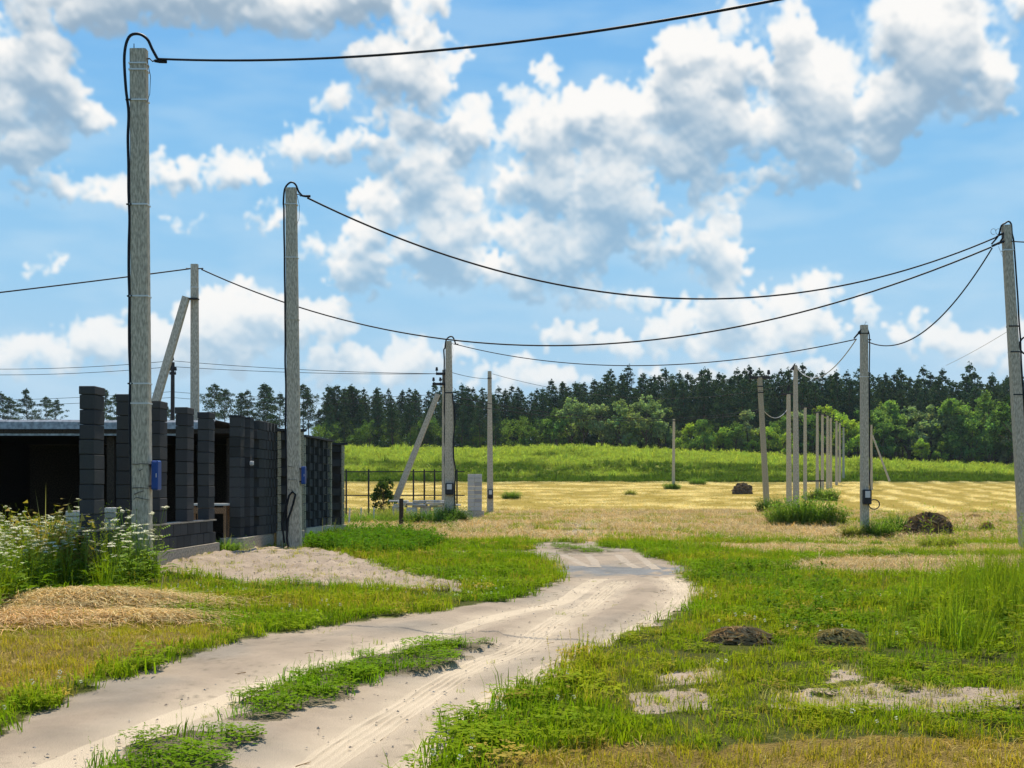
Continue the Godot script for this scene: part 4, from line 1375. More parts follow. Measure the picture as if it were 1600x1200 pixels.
	crossarm(ps, along(ps, 6.7), 0.3, 2, 1.3)
	insulator(ps, (ps.get_meta("up") as Vector3), 1.2)
	# the pair of poles beyond the fence
	var pc := pole("pc", gy((703.0 - HX) * 52.0 / FP, 52.0), at(701, 533, 52.0), Vector2(0.46, 0.25), Vector2(0.24, 0.2), "tapered concrete pole with twin wavy cables and a grey box, bushes at its foot")
	cable_up(pc, -1.0, 0.9, 7.0, [Vector3(-0.15, -0.3, 0.08), Vector3(-0.1, 0.02, 0.08), Vector3(0.03, 0.16, 0.08), Vector3(0.16, 0.16, 0.08), Vector3(0.24, 0.02, 0.06), Vector3(0.28, -0.12, 0.04)], 0.03, 0.15, 0.06)
	var cb := geo()
	cb.tube([Vector3(0.1, 5.2, 0.12), Vector3(0.18, 4.6, 0.13), Vector3(0.22, 4.1, 0.13), Vector3(0.14, 3.3, 0.14), Vector3(0.16, 2.6, 0.14), Vector3(0.24, 2.1, 0.14), Vector3(0.2, 1.4, 0.15), Vector3(0.22, 0.6, 0.15), Vector3(0.3, 0.0, 0.15)], 0.03, 0.03, 6)
	part("riser_cable", cb.mesh(M.cable), pc)
	meter_box(pc, along(pc, 1.35) + Vector3(0.0, 0, 0.2), Vector3(0.34, 0.48, 0.16), "dark_steel", true)
	band(pc, 5.25, Vector2(0.3, 0.22), "dark_steel", 0.05)
	hook(pc, 1.0, 0.1)
	var pb := pole("pb", gy((695.0 - HX) * 57.0 / FP, 57.0), at(695, 578, 57.0), Vector2(0.28, 0.24), Vector2(0.22, 0.2), "concrete pole braced by a strut, half hidden behind the pole with twin cables")
	var sb := geo()
	var bp := pb.position
	sb.post(at(618, 782, 56.5) - bp, at(684, 616, 56.8) - bp, Vector2(0.28, 0.22), Vector2(0.22, 0.2), 0.02)
	part("strut", sb.mesh(M.concrete), pb)
	crossarm(pb, at(688, 600, 56.8) - bp, 0.7, 3, 1.2)
	crossarm(pb, at(690, 584, 56.8) - bp, 0.5, 2, 1.2)
	# plain poles toward the field
	var p7 := pole("p765", gy((766.0 - HX) * 68.0 / FP, 68.0), at(765, 580, 68.0), Vector2(0.36, 0.24), Vector2(0.2, 0.18), "slim concrete pole with a small box behind the brick gatepost")
	meter_box(p7, along(p7, 0.95) + Vector3(0.02, 0, 0.2), Vector3(0.28, 0.5, 0.16), "dark_steel", true)
	band(p7, 7.1, Vector2(0.22, 0.2), "dark_steel", 0.04)
	var p10 := pole("p1052", gy((1052.0 - HX) * 125.0 / FP, 125.0), at(1053, 655, 125.0), Vector2(0.3, 0.24), Vector2(0.22, 0.2), "lone thin concrete pole standing in the stubble with a weed tuft at its foot")
	band(p10, 6.6, Vector2(0.23, 0.21), "dark_steel", 0.05)
	# the leaning pole on the right with its cable and clamps
	var pr := pole("pr", gy((1604.0 - HX) * 30.0 / FP, 30.0), at(1572, 352, 30.0), Vector2(0.27, 0.2), Vector2(0.2, 0.17), "leaning concrete pole carrying three cables and a coiled black riser")
	cable_up(pr, 1.0, 0.3, 7.2, [Vector3(0.12, -0.2, 0.05), Vector3(0.1, 0.02, 0.05), Vector3(0.03, 0.08, 0.05), Vector3(-0.05, 0.03, 0.05), Vector3(-0.13, -0.02, 0.05), Vector3(-0.2, -0.25, 0.05), Vector3(-0.36, -0.45, 0.05)], 0.02, 0.125)
	for y in [6.98, 5.2, 4.6, 3.6]: band(pr, y, Vector2(0.215, 0.18), "steel_band" if y > 6 else "dark_steel", 0.03)
	var ring := geo()
	var rp := []
	for k in 17: rp.append(along(pr, 4.75) + Vector3(0.27 + cos(TAU * k / 16.0) * 0.16, sin(TAU * k / 16.0) * 0.2, 0.06))
	ring.tube(rp, 0.022, 0.022, 6)
	part("cable_coil", ring.mesh(M.cable), pr)
	var ac := geo()
	var top := pr.get_meta("up") as Vector3
	ac.tube([top + Vector3(-0.02, -0.38, 0.05), top + Vector3(-0.18, -0.42, 0.05), top + Vector3(-0.35, -0.5, 0.05)], 0.035, 0.03, 6)
	ac.tube([top + Vector3(-0.1, -0.2, 0.05), top + Vector3(-0.25, -0.28, 0.05)], 0.03, 0.02, 6)
	ac.tube([top + Vector3(-0.06, -0.1, 0.05), top + Vector3(-0.1, -0.3, 0.06), top + Vector3(-0.2, -0.46, 0.06)], 0.022, 0.02, 6)
	part("anchor_clamp", ac.mesh(M.dark_steel), pr)
	var tails := geo()
	for s in 2:
		var q := []
		for k in 11: q.append(top + Vector3(-0.2 - s * 0.12 + cos(k * 0.55) * 0.06, -0.16 + sin(k * 0.55) * 0.07, 0.05 + 0.01 * s))
		tails.tube(q, 0.006, 0.006, 5)
		if s == 0:
			part("wire_tail", tails.mesh(M.bare_wire), pr)
			tails = geo()
	part("wire_tail", tails.mesh(M.bare_wire), pr)
	tails = geo()
	tails.tube([top + Vector3(-0.2, -0.5, 0.05), top + Vector3(-0.1, -0.75, 0.05), top + Vector3(-0.06, -0.6, 0.05)], 0.005, 0.005, 5)
	part("wire_tail", tails.mesh(M.bare_wire), pr)
	# the pole by the hay heap
	var ph := pole("ph", gy((1351.0 - HX) * 40.0 / FP, 40.0), at(1350, 508, 40.0), Vector2(0.26, 0.2), Vector2(0.22, 0.18), "straight concrete pole with a grey meter box and cable loop beside the hay heap")
	cable_up(ph, 1.0, 1.2, 6.3, [Vector3(0.12, -0.2, 0.05), Vector3(0.06, -0.06, 0.05), Vector3(-0.05, -0.1, 0.06), Vector3(-0.2, -0.24, 0.05)], 0.02, 0.14)
	meter_box(ph, along(ph, 1.25) + Vector3(0.03, 0, 0.18), Vector3(0.26, 0.46, 0.15), "dark_steel", true)
	var l2 := geo()
	var lq := []
	for k in 15: lq.append(Vector3(0.24 + cos(TAU * k / 14.0 + 2.6) * 0.17, 1.02 + sin(TAU * k / 14.0 + 2.6) * 0.15, 0.2))
	l2.tube(lq, 0.018, 0.018, 6)
	part("cable_loop", l2.mesh(M.cable), ph)
	band(ph, 5.0, Vector2(0.245, 0.2)); band(ph, 6.35, Vector2(0.235, 0.19), "dark_steel", 0.03)
	var ah := geo()
	var uh := ph.get_meta("up") as Vector3
	ah.tube([uh + Vector3(0, -0.12, 0), uh + Vector3(-0.2, -0.28, 0.02), uh + Vector3(-0.32, -0.42, 0.02)], 0.035, 0.025, 6)
	part("anchor_clamp", ah.mesh(M.dark_steel), ph)
	ah = geo()
	ah.tube([uh + Vector3(0.05, -0.45, 0), uh + Vector3(0.22, -0.46, 0.02)], 0.02, 0.02, 6)
	part("anchor_clamp", ah.mesh(M.dark_steel), ph)
	var tw := geo()
	tw.tube([uh + Vector3(0.02, 0.0, 0), uh + Vector3(0.06, 0.12, 0), uh + Vector3(0.1, 0.06, 0)], 0.01, 0.006, 5)
	part("wire_tail", tw.mesh(M.bare_wire), ph)
	# the second line: two crossarm poles, one tall one and the receding row
	var pa := pole("pa", gy((1199.0 - HX) * 74.0 / FP, 74.0), at(1187, 590, 74.0), Vector2(0.34, 0.26), Vector2(0.26, 0.22), "leaning old concrete pole with a wide dark crossarm", "", "utility_pole", "old_concrete_and_lit_edge")
	crossarm(pa, (pa.get_meta("up") as Vector3), 1.2, 2, 1.9)
	band(pa, 7.1, Vector2(0.3, 0.26), "dark_steel", 0.06); band(pa, 6.75, Vector2(0.3, 0.26), "dark_steel", 0.06)
	var pd := pole("pd", gy((1233.0 - HX) * 80.0 / FP, 80.0), at(1232, 616, 80.0), Vector2(0.34, 0.26), Vector2(0.22, 0.2), "short concrete pole with a small crossarm next to the tallest pole in the row", "", "utility_pole", "concrete")
	crossarm(pd, (pd.get_meta("up") as Vector3), 0.9, 2, 1.4)
	insulator(pd, (pd.get_meta("up") as Vector3) + Vector3(0, 0.05, 0), 2.2)
	var pt := pole("pt", gy((1244.0 - HX) * 70.0 / FP, 70.0), at(1243, 572, 70.0), Vector2(0.34, 0.26), Vector2(0.2, 0.18), "tallest two-toned concrete pole of the row with a knot of cable clamps on top")
	var kn := geo()
	for k in 9:
		var v := Vector3(rng.randf_range(-0.3, 0.2), rng.randf_range(-0.35, 0.15), rng.randf_range(-0.1, 0.1))
		if k > 0:
			part("anchor_clamp", kn.mesh(M.dark_steel), pt)
			kn = geo()
		kn.tube([(pt.get_meta("up") as Vector3) + v, (pt.get_meta("up") as Vector3) + v * 0.3 + Vector3(0, 0.1, 0)], 0.05, 0.03, 5)
	part("anchor_clamp", kn.mesh(M.dark_steel), pt)
	var row := [[1258, 637, 95], [1277, 645, 113], [1285, 648, 118], [1293, 650, 123], [1298, 653, 127], [1307, 658, 138], [1312, 661, 144], [1318, 668, 158]]
	var said := "pale concrete pole in the line receding to the rise"
	for q in row:
		var d := float(q[2])
		var o := pole("row%d" % q[0], gy((q[0] - HX) * d / FP, d), at(q[0], q[1], d), Vector2(0.26, 0.24), Vector2(0.19, 0.18), said if q[0] > 1258 else "pale concrete pole with a low fence rail fixed beside its foot", "poles of the receding line" if q[0] > 1258 else "")
		crossarm(o, (o.get_meta("up") as Vector3), 0.7, 2, 1.3)
	for k in row.size() - 1:
		for side in [-0.28, 0.28]:
			cable((tops["row%d" % row[k][0]] as Vector3) + Vector3(side, 0.3, 0), (tops["row%d" % row[k + 1][0]] as Vector3) + Vector3(side, 0.3, 0), 0, 0, 0.012, "thin dark wire strung between two poles of the receding line", "wires of the receding line", "cable", 0.12)
	var rl := thing("wooden_rail", gy((1272.0 - HX) * 96.0 / FP, 96.0), "short dark rail on posts between two poles of the line", "rail")
	var rg := geo()
	rg.post(Vector3(-0.75, 1.35, 0.0), Vector3(0.75, 1.38, 0.0), Vector2(0.09, 0.09), Vector2(0.09, 0.09))
	part("rail", rg.mesh(M.dark_steel), rl)
	for s in [-0.6, 0.45]:
		var q := geo()
		q.post(Vector3(s, -0.3, 0.06), Vector3(s, 1.5, 0.06), Vector2(0.08, 0.08), Vector2(0.07, 0.07))
		part("post", q.mesh(M.dark_steel), rl)
	var pz := pole("pz", gy((1361.0 - HX) * 120.0 / FP, 120.0), at(1361, 664, 120.0), Vector2(0.28, 0.24), Vector2(0.22, 0.2), "far concrete pole with a pale strut leaning to it, behind the meter box pole")
	var zs := geo()
	zs.post(at(1390, 752, 119.0) - pz.position, at(1363, 680, 119.6) - pz.position, Vector2(0.17, 0.16), Vector2(0.14, 0.13), 0.02)
	part("strut", zs.mesh(M.concrete), pz)

	# cables between them
	cable(at(246, 92, 18.2), Vector3(9.6, 6.9, -9.0), 1000, 38, 0.016, "thick black cable from the nearest pole toward the upper right")
	cable(at(480, 309, 26.5), at(1556, 371, 29.95), 1090, 467, 0.020, "black cable sagging from the pole with the hanging loop to the leaning pole")
	cable(at(315, 421, 37.0), at(1549, 386, 29.95), 870, 540, 0.021, "long black cable from the strutted pole to the leaning pole")
	cable(at(-220, 482, 33.0), at(296, 420, 37.0), 140, 440, 0.021, "black cable running away behind the shed from the strutted pole")
	cable(at(712, 538, 52.0), at(1338, 530, 40.0), 960, 571, 0.018, "thin cable from the pole with twin cables to the pole by the hay heap")
	cable(at(1356, 534, 40.0), at(1550, 388, 29.95), 1410, 536, 0.018, "deeply sagging cable from the leaning pole to the pole by the hay heap")
	cable(at(1246, 576, 69.9), at(1338, 530, 40.05), 1280, 589, 0.018, "pale sagging cable from the tallest row pole to the pole by the hay heap", "", "bare_wire")
	cable(at(1580, 377, 30.0), at(1700, 379, 24.0), 1640, 378, 0.016, "short cable leaving the leaning pole away from the field", "", "cable", 0.02)
	cable(at(1478, 571, 100.0), at(1590, 508, 76.0), 1540, 538, 0.014, "faint grey wire rising behind the leaning pole", "", "bare_wire", 0.1)
	for k in 2:
		var y: float = [0.0, 9.0][k]
		cable(at(-60, 576 + y, 63.0), at(266, 564 + y, 60.0), 100, 575 + y, 0.013, ["upper ", "lower "][k] + "thin wire behind the shed ending at the slim steel pole", "wires to the steel pole")
		cable(at(272, 564 + y, 60.0), at(688, 584, 56.8), 480, 578 + y * 0.5, 0.013, ["upper ", "lower "][k] + "thin wire from the slim steel pole to the strutted pole pair", "wires from the steel pole")
		cable(at(-60, 626 + y, 63.0), at(268, 612 + y, 60.2), 100, 622 + y, 0.011, ["upper ", "lower "][k] + "low thin wire behind the pillars ending at the slim steel pole", "low wires to the steel pole")
		cable(at(268, 612 + y, 60.1), at(688, 616 + y, 56.9), 480, 622 + y, 0.011, ["upper ", "lower "][k] + "low thin wire behind the poles from the slim steel pole", "low wires from the steel pole")
		cable(at(700, 618 + y * 1.1, 57.0), at(1188, 640 + y * 0.5, 74.0), 1000, 654 + y * 0.4, 0.016, ["upper ", "lower "][k] + "dark wire before the wood toward the leaning crossarm pole", "wires before the wood")
	cable(at(706, 582, 57.0), at(765, 592, 68.0), 735, 589, 0.013, "short wire from the strutted pole pair to the slim pole", "short wires to the slim pole")
	cable(at(769, 584, 68.0), at(1240, 600, 70.2), 1000, 622, 0.011, "very thin wire from the slim pole across the wood", "")
	cable(at(1192, 640, 73.9), at(1230, 640, 80.0), 1210, 653, 0.02, "pale slack wire between the two crossarm poles", "", "bare_wire")

# ------------------------------------------------------------------ block fence and shed
var block_meshes := {}
func block(parent: Node, o: Vector3, s: Vector3, m := "block", yaw := 0.0) -> void:
	var key := "%s%.3f_%.3f_%.3f_%d" % [m, s.x, s.y, s.z, rng.randi() % 4]
	if not block_meshes.has(key):
		var g := geo()
		var k := rng.randf_range(0.6, 1.6)
		g.bevel_box(s, 0.007, Color(k, k, k * rng.randf_range(0.94, 1.06)))
		block_meshes[key] = g.mesh(M[m])
	var b := part("block", block_meshes[key], parent, o + Vector3(rng.randf_range(-0.004, 0.004), 0, rng.randf_range(-0.004, 0.004)))
	b.rotation.y = yaw + rng.randf_range(-0.006, 0.006)

func node(called: String, parent: Node, o := Vector3.ZERO, yaw := 0.0) -> Node3D:
	var q := Node3D.new()
	q.name = called
	parent.add_child(q, true)
	q.position = o
	q.rotation.y = yaw
	return q

func build_fence() -> void:
	rng.seed = 70
	# low wall with five pillars along the track, x is the wall's middle
	var wx := -5.575
	var base := Vector3(wx, 0.10, -20.0)
	var f := thing("block_fence", base, "dark block fence of five tall pillars on a low wall beside the nearest pole", "fence")
	f.rotation.y = -0.0316
	var foot := geo()
	foot.box(Vector3(0, -0.05, 0.0), Vector3(0.30, 0.5, 6.6))
	part("footing", foot.mesh(M.footing), f)
	var low := node("low_wall", f)
	for c in 2:
		var z := -3.24 + 0.2 * (c % 2)
		while z < 3.3:
			var l := 0.39
			if z + l > 3.25: l = 3.25 - z
			if l > 0.06: block(low, Vector3(0, 0.30 + 0.2 * c, z + l * 0.5), Vector3(0.19, 0.192, l - 0.008))
			z += 0.40
	var cap := geo()
	cap.box(Vector3(0, 0.612, 0), Vector3(0.22, 0.024, 6.5))
	part("coping", cap.mesh(M.footing), f)
	for d in [17.05, 18.5, 19.9, 21.4, 22.75]:
		var p := node("pillar", f, Vector3(0, 0, 20.0 - d - 0.2))
		for c in 9:
			block(p, Vector3(0, 0.728 + 0.2 * c, 0), Vector3(0.20, 0.192, 0.39))
		block(p, Vector3(0, 2.485, 0), Vector3(0.215, 0.11, 0.405))
	# the gate posts and the curved end wall
	var q := thing("block_fence", Vector3(-5.5, 0.08, -26.0), "dark block wall with a rounded end past the gateway", "wall")
	var f2 := geo()
	f2.box(Vector3(0.03, -0.02, -0.6), Vector3(0.46, 0.5, 3.2))
	part("footing", f2.mesh(M.footing), q)
	for k in 2:
		var p := node("pillar", q, Vector3([0.0, 0.05][k], 0, [0.4, -0.25][k]))
		for c in 12:
			block(p, Vector3(0, 0.33 + 0.2 * c - 0.0, 0), Vector3([0.22, 0.24][k], 0.192, 0.39))
		var capg := geo()
		capg.box(Vector3(0, 2.64 + 0.005, 0), Vector3(0.25, 0.03, 0.42))
		part("coping", capg.mesh(M.dark_steel), p)
	var cw := node("curved_wall", q, Vector3(0.12, 0, -0.5))
	for c in 12:
		for k in 6:
			var a := (k + (0.5 if c % 2 == 1 else 0.0)) * 0.17
			var o := Vector3(0.02 + 0.1 * sin(a * 1.2), 0.33 + 0.2 * c, -0.2 - k * 0.28 - (0.14 if c % 2 == 1 else 0.0))
			block(cw, o, Vector3(0.19, 0.192, 0.272), "block", -0.15 + a * 0.35)
	var lamp := geo()
	lamp.bevel_box(Vector3(0.07, 0.09, 0.1), 0.015)
	part("bell_box", lamp.mesh(M.grey_plastic), q, Vector3(0.21, 1.72, -0.02))
	# lattice panels: every second block left out
	var said := ["open lattice panel of dark blocks between the rounded wall and the pole", "long lattice fence of dark blocks behind the second pole", "narrow lattice end panel of dark blocks next to the meadow"]
	var lat := [[Vector3(-5.16, 0.0, -28.3), 0.30, 0.50, 11], [Vector3(-5.1, 0.0, -31.0), 1.50, 3.0, 11], [Vector3(-5.16, 0.0, -35.2), 0.25, 0.52, 11]]
	for i in 3:
		var l = lat[i]
		var o := thing("lattice_fence", l[0] + Vector3(0, height(l[0].x, l[0].z), 0), said[i], "fence")
		o.rotation.y = l[1]
		var n := int(round(l[2] / 0.5))
		var fg := geo()
		fg.box(Vector3(l[2] * 0.5, 0.05, -0.15), Vector3(l[2] + 0.12, 0.6, 0.58))
		part("footing", fg.mesh(M.concrete), o)
		for c in l[3]:
			var y: float = 0.452 + 0.2 * c
			for k in n + 1:      # end and middle piers of half blocks
				block(o, Vector3(k * 0.5, y, 0), Vector3(0.085, 0.188, 0.2), "old_concrete_and_lit_edge" if k == 0 or k == n else "block")  # end piers get a paler material: their sunlit edges painted as colour
			for k in n:
				if (c + k) % 2 == 0: block(o, Vector3(k * 0.5 + 0.25, y, 0), Vector3(0.40, 0.192, 0.12))
		var bk := geo()
		bk.box(Vector3(l[2] * 0.5, 1.42, -0.32), Vector3(l[2] + 0.04, 2.16, 0.19))
		part("rear_wall", bk.mesh(M.block), o)
		var cg := geo()
		cg.box(Vector3(l[2] * 0.5, 0.452 + 0.2 * l[3] - 0.07, -0.15), Vector3(l[2] + 0.2, 0.05, 0.58))
		part("coping", cg.mesh(M.dark_steel), o)
	# the low shed with its grey sheet edge, open to the front
	var s := thing("shed", Vector3(-13.0, 0.05, -27.6), "low dark open-fronted shed with a grey sheet roof edge behind the pillars", "shed")
	var w := [[Vector3(0, 1.2, -6.5), Vector3(16.0, 2.4, 0.2)], [Vector3(6.9, 1.17, -3.3), Vector3(0.2, 2.34, 6.2)], [Vector3(-8.1, 1.2, -3.3), Vector3(0.2, 2.4, 6.2)]]
	for k in 3:
		var g := geo()
		g.box(w[k][0], w[k][1])
		part("wall", g.mesh(M.dark_timber), s)
	var rf := geo()
	rf.box(Vector3(-0.75, 2.46, -3.2), Vector3(15.6, 0.10, 7.2))
	var roof := part("roof", rf.mesh(M.dark_timber), s)
	var fa := geo()
	var last := Vector3.ZERO
	for k in 40:      # a sagging, slightly dented sheet folded over the front edge
		var x0 := -8.55 + k * 0.381; var x1 := x0 + 0.381
		var y0 := 2.70 + 0.02 * n_mid.get_noise_2d(x0 * 1.5, 3.0) ; var y1 := 2.70 + 0.02 * n_mid.get_noise_2d(x1 * 1.5, 3.0)
		var z0 := 0.46 + 0.02 * n_mid.get_noise_2d(x0 * 3.0, 9.0); var z1 := 0.46 + 0.02 * n_mid.get_noise_2d(x1 * 3.0, 9.0)
		fa.quad(Vector3(x0, 2.50, 0.44), Vector3(x1, 2.50, 0.44), Vector3(x1, y1 - 0.05, z1), Vector3(x0, y0 - 0.05, z0), Vector3(0, 0.1, 1).normalized())
		fa.quad(Vector3(x0, y0 - 0.05, z0), Vector3(x1, y1 - 0.05, z1), Vector3(x1, y1, z1 - 0.12), Vector3(x0, y0, z0 - 0.12), Vector3(0, 0.7, 0.7))
		fa.quad(Vector3(x0, y0, z0 - 0.12), Vector3(x1, y1, z1 - 0.12), Vector3(x1, 2.72, -6.6), Vector3(x0, 2.72, -6.6), Vector3.UP)
	part("sheet", fa.mesh(M.grey_sheet), roof)
	var gt := geo()
	gt.box(Vector3(-1.2, 2.385, 0.36), Vector3(14.7, 0.045, 0.05))
	part("front_beam", gt.mesh(M.grey_sheet), s)
	for x in [-7.6, -3.6, 0.4, 4.4]:
		var pg := geo()
		pg.box(Vector3(x, 1.15, 0.1), Vector3(0.16, 2.5, 0.16))
		part("front_post", pg.mesh(M.dark_timber), s)
	var fl := geo()
	fl.box(Vector3(-0.75, 0.0, -3.1), Vector3(14.6, 0.16, 6.5))
	part("floor", fl.mesh(M.dark_timber), s)
	var pt := geo()
	pt.box(Vector3(0.6, 1.2, -2.6), Vector3(0.15, 2.36, 5.0))
	part("partition", pt.mesh(M.dark_timber), s)
	var bm := geo()
	bm.box(Vector3(3.1, 1.55, -6.36), Vector3(1.5, 0.12, 0.07))
	part("rusty_batten", bm.mesh(M.rust_beam), s)
	# the plank table inside the gateway
	var tb := thing("plank_table", Vector3(-5.95, 0.05, -25.35), "small rough plank table in the fence gateway", "table")
	var tg := geo()
	tg.box(Vector3(0, 0.92, 0), Vector3(0.7, 0.04, 0.45))
	part("table_top", tg.mesh(M.pale_block), tb)
	var ap := geo()
	ap.box(Vector3(0, 0.80, 0.2), Vector3(0.66, 0.12, 0.03))
	part("apron", ap.mesh(M.plank), tb)
	for x in [-0.3, 0.3]:
		for z in [-0.19, 0.16]:
			var lg := geo()
			lg.box(Vector3(x, 0.42, z), Vector3(0.05, 0.96, 0.05))
			part("leg", lg.mesh(M.plank), tb)
	# pale brick stacks half sunk in the weeds between the pillars
	for k in 2:
		var bx: float = [-6.32, -6.08][k]
		var bd: float = [18.6, 19.6][k]
		var st := thing("brick_stack", gy(bx, bd), ["narrow stack of pale bricks in the weeds before the dark shed", "wide stack of pale bricks in the weeds between the first two pillars"][k], "bricks")
		for c in 11:
			for r in 1 + k:
				block(st, Vector3(r * 0.26, 0.045 + 0.085 * c, 0), Vector3(0.25, 0.075, 0.25), "pale_block", (c % 2) * 0.03)

# ------------------------------------------------------------------ small things
func straw_mat(o: Vector3, r: Vector3, col: Color, n: int) -> Geo:      # loose stalks lying over one another, thinning out to the sides
	var f := geo(false)
	for k in n:
		var q := Vector2(rng.randfn(0.0, 0.42), rng.randfn(0.0, 0.42))
		var p := Vector3(q.x * r.x, 0.0, q.y * r.z)
		p.y = height(o.x + p.x, o.z + p.z) - o.y + 0.02 + r.y * exp(-q.length_squared() * 1.6) * pow(rng.randf(), 0.6)
		var a := rng.randfn(0.5, 0.7)
		var d := Vector3(cos(a), rng.randf_range(-0.12, 0.10), sin(a)) * rng.randf_range(0.12, 0.5)
		var s := Vector3(-d.z, rng.randf_range(-0.1, 0.1), d.x).normalized() * rng.randf_range(0.002, 0.0045)
		var b := Vector3(0, rng.randf_range(0.0, 0.05), 0)
		var c := jig(col * 1.25, 0.4)
		f.leaf(p - s, p + s, p + d * 0.5 + b + s, c)
		f.leaf(p - s, p + d * 0.5 + b + s, p + d * 0.5 + b - s, c)
		f.leaf(p + d * 0.5 + b - s, p + d * 0.5 + b + s, p + d, c)
	return f

func heap(o: Vector3, r: Vector3, col: Color, label: String, called: String, n_stalks: int, lumps := 0.25, m := "straw") -> void:
	var t := thing(called, o, label, "heap")
	if called == "straw_heap":
		part("stalks", straw_mat(o, r, col, n_stalks).mesh(M.straw), t)
		return
	var g := geo()
	var rows := 14; var cols := 30
	var grid := []
	for i in rows + 1:
		var line := []
		for k in cols:
			var a := TAU * k / cols
			var e := PI * 0.5 * i / rows
			var v := Vector3(cos(a) * cos(e), sin(e), sin(a) * cos(e))
			var s := 1.0 + lumps * n_fine.get_noise_3d(v.x * 1.1 + o.x, v.y * 1.1, v.z * 1.1 + o.z) * 1.6
			line.append(v * r * s - Vector3(0, 0.03, 0))
		grid.append(line)
	for i in rows:
		for k in cols:
			var j := (k + 1) % cols
			var p: Vector3 = grid[i][k]; var q: Vector3 = grid[i][j]; var u: Vector3 = grid[i + 1][j]; var w: Vector3 = grid[i + 1][k]
			var c := jig(col, 0.35)
			for tr in [[p, q, u], [p, u, w]]:
				var nn: Vector3 = (tr[1] - tr[0]).cross(tr[2] - tr[0])
				if nn.dot(tr[0] + tr[1] + tr[2]) < 0: nn = -nn
				if nn.length_squared() > 1e-12: g.tri(tr[0], tr[1], tr[2], nn.normalized(), c)
	part("core", g.mesh(M.soil), t)
	var f := geo(false)
	for k in n_stalks:
		var a := rng.randf() * TAU
		var e := PI * 0.5 * pow(rng.randf(), 0.8)
		var v := Vector3(cos(a) * cos(e), sin(e), sin(a) * cos(e))
		var p := v * r * rng.randf_range(0.92, 1.12)
		var d := (v.cross(Vector3(rng.randfn(), rng.randfn(), rng.randfn())).normalized() + v * rng.randf_range(-0.2, 0.06)) * minf(r.x, 0.5) * rng.randf_range(0.2, 0.8)
		d.y *= 0.25
		var s := v.cross(d).normalized() * (0.002 + 0.006 * r.x) * rng.randf_range(0.5, 1.3)
		var c := jig(col * 1.35, 0.4)
		f.leaf(p - s, p + s, p + d * 0.6 + s - Vector3(0, 0.02, 0) * r.y, c)
		f.leaf(p - s, p + d * 0.6 + s, p + d - Vector3(0, 0.15, 0) * r.y, c)
	part("stalks", f.mesh(M[m]), t)

func clump_plant(o: Vector3, w: float, h: float, col: Color, label: String, called := "weed_clump", group := "", leafy_share := 0.85, seeds := 6) -> void:
	var t := thing(called, o, label, "plant", group)
	var g := geo(false)
	var n := int(220 + w * 260)
	for k in n:
		var a := rng.randf() * TAU
		var rr := sqrt(rng.randf())
		var p := Vector3(cos(a) * rr * w, height(o.x + cos(a) * rr * w, o.z + sin(a) * rr * w * 0.6) - o.y - 0.02, sin(a) * rr * w * 0.6)
		var hh := h * rng.randf_range(0.45, 1.0) * (1.0 - 0.45 * rr * rr)
		var dir := Vector3(cos(a + rng.randf_range(-1, 1)), 0, sin(a + rng.randf_range(-1, 1)))
		var c := jig(col, 0.28)
		if rng.randf() < leafy_share:
			for q in 7:
				var b := p + Vector3(0, hh * (0.2 + 0.125 * q), 0) + dir * 0.06 * q
				var dd := Vector3(rng.randfn(), rng.randf_range(-0.2, 0.5), rng.randfn()).normalized() * h * 0.10
				var s := dd.cross(Vector3.UP).normalized() * h * 0.03
				g.leaf(b - s, b + s, b + dd, c)
		blade(g, p, dir, hh, 0.016 + 0.010 * h, hh * rng.randf_range(0.1, 0.5), c)
	for k in seeds:
		var a := rng.randf() * TAU
		var p := Vector3(cos(a), 0, sin(a)) * w * rng.randf()
		blade(g, p, Vector3(cos(a), 0, sin(a)), h * rng.randf_range(1.05, 1.3), 0.012, h * 0.2, Color(0.42, 0.36, 0.16))
	part("foliage", g.mesh(M.leaf), t)

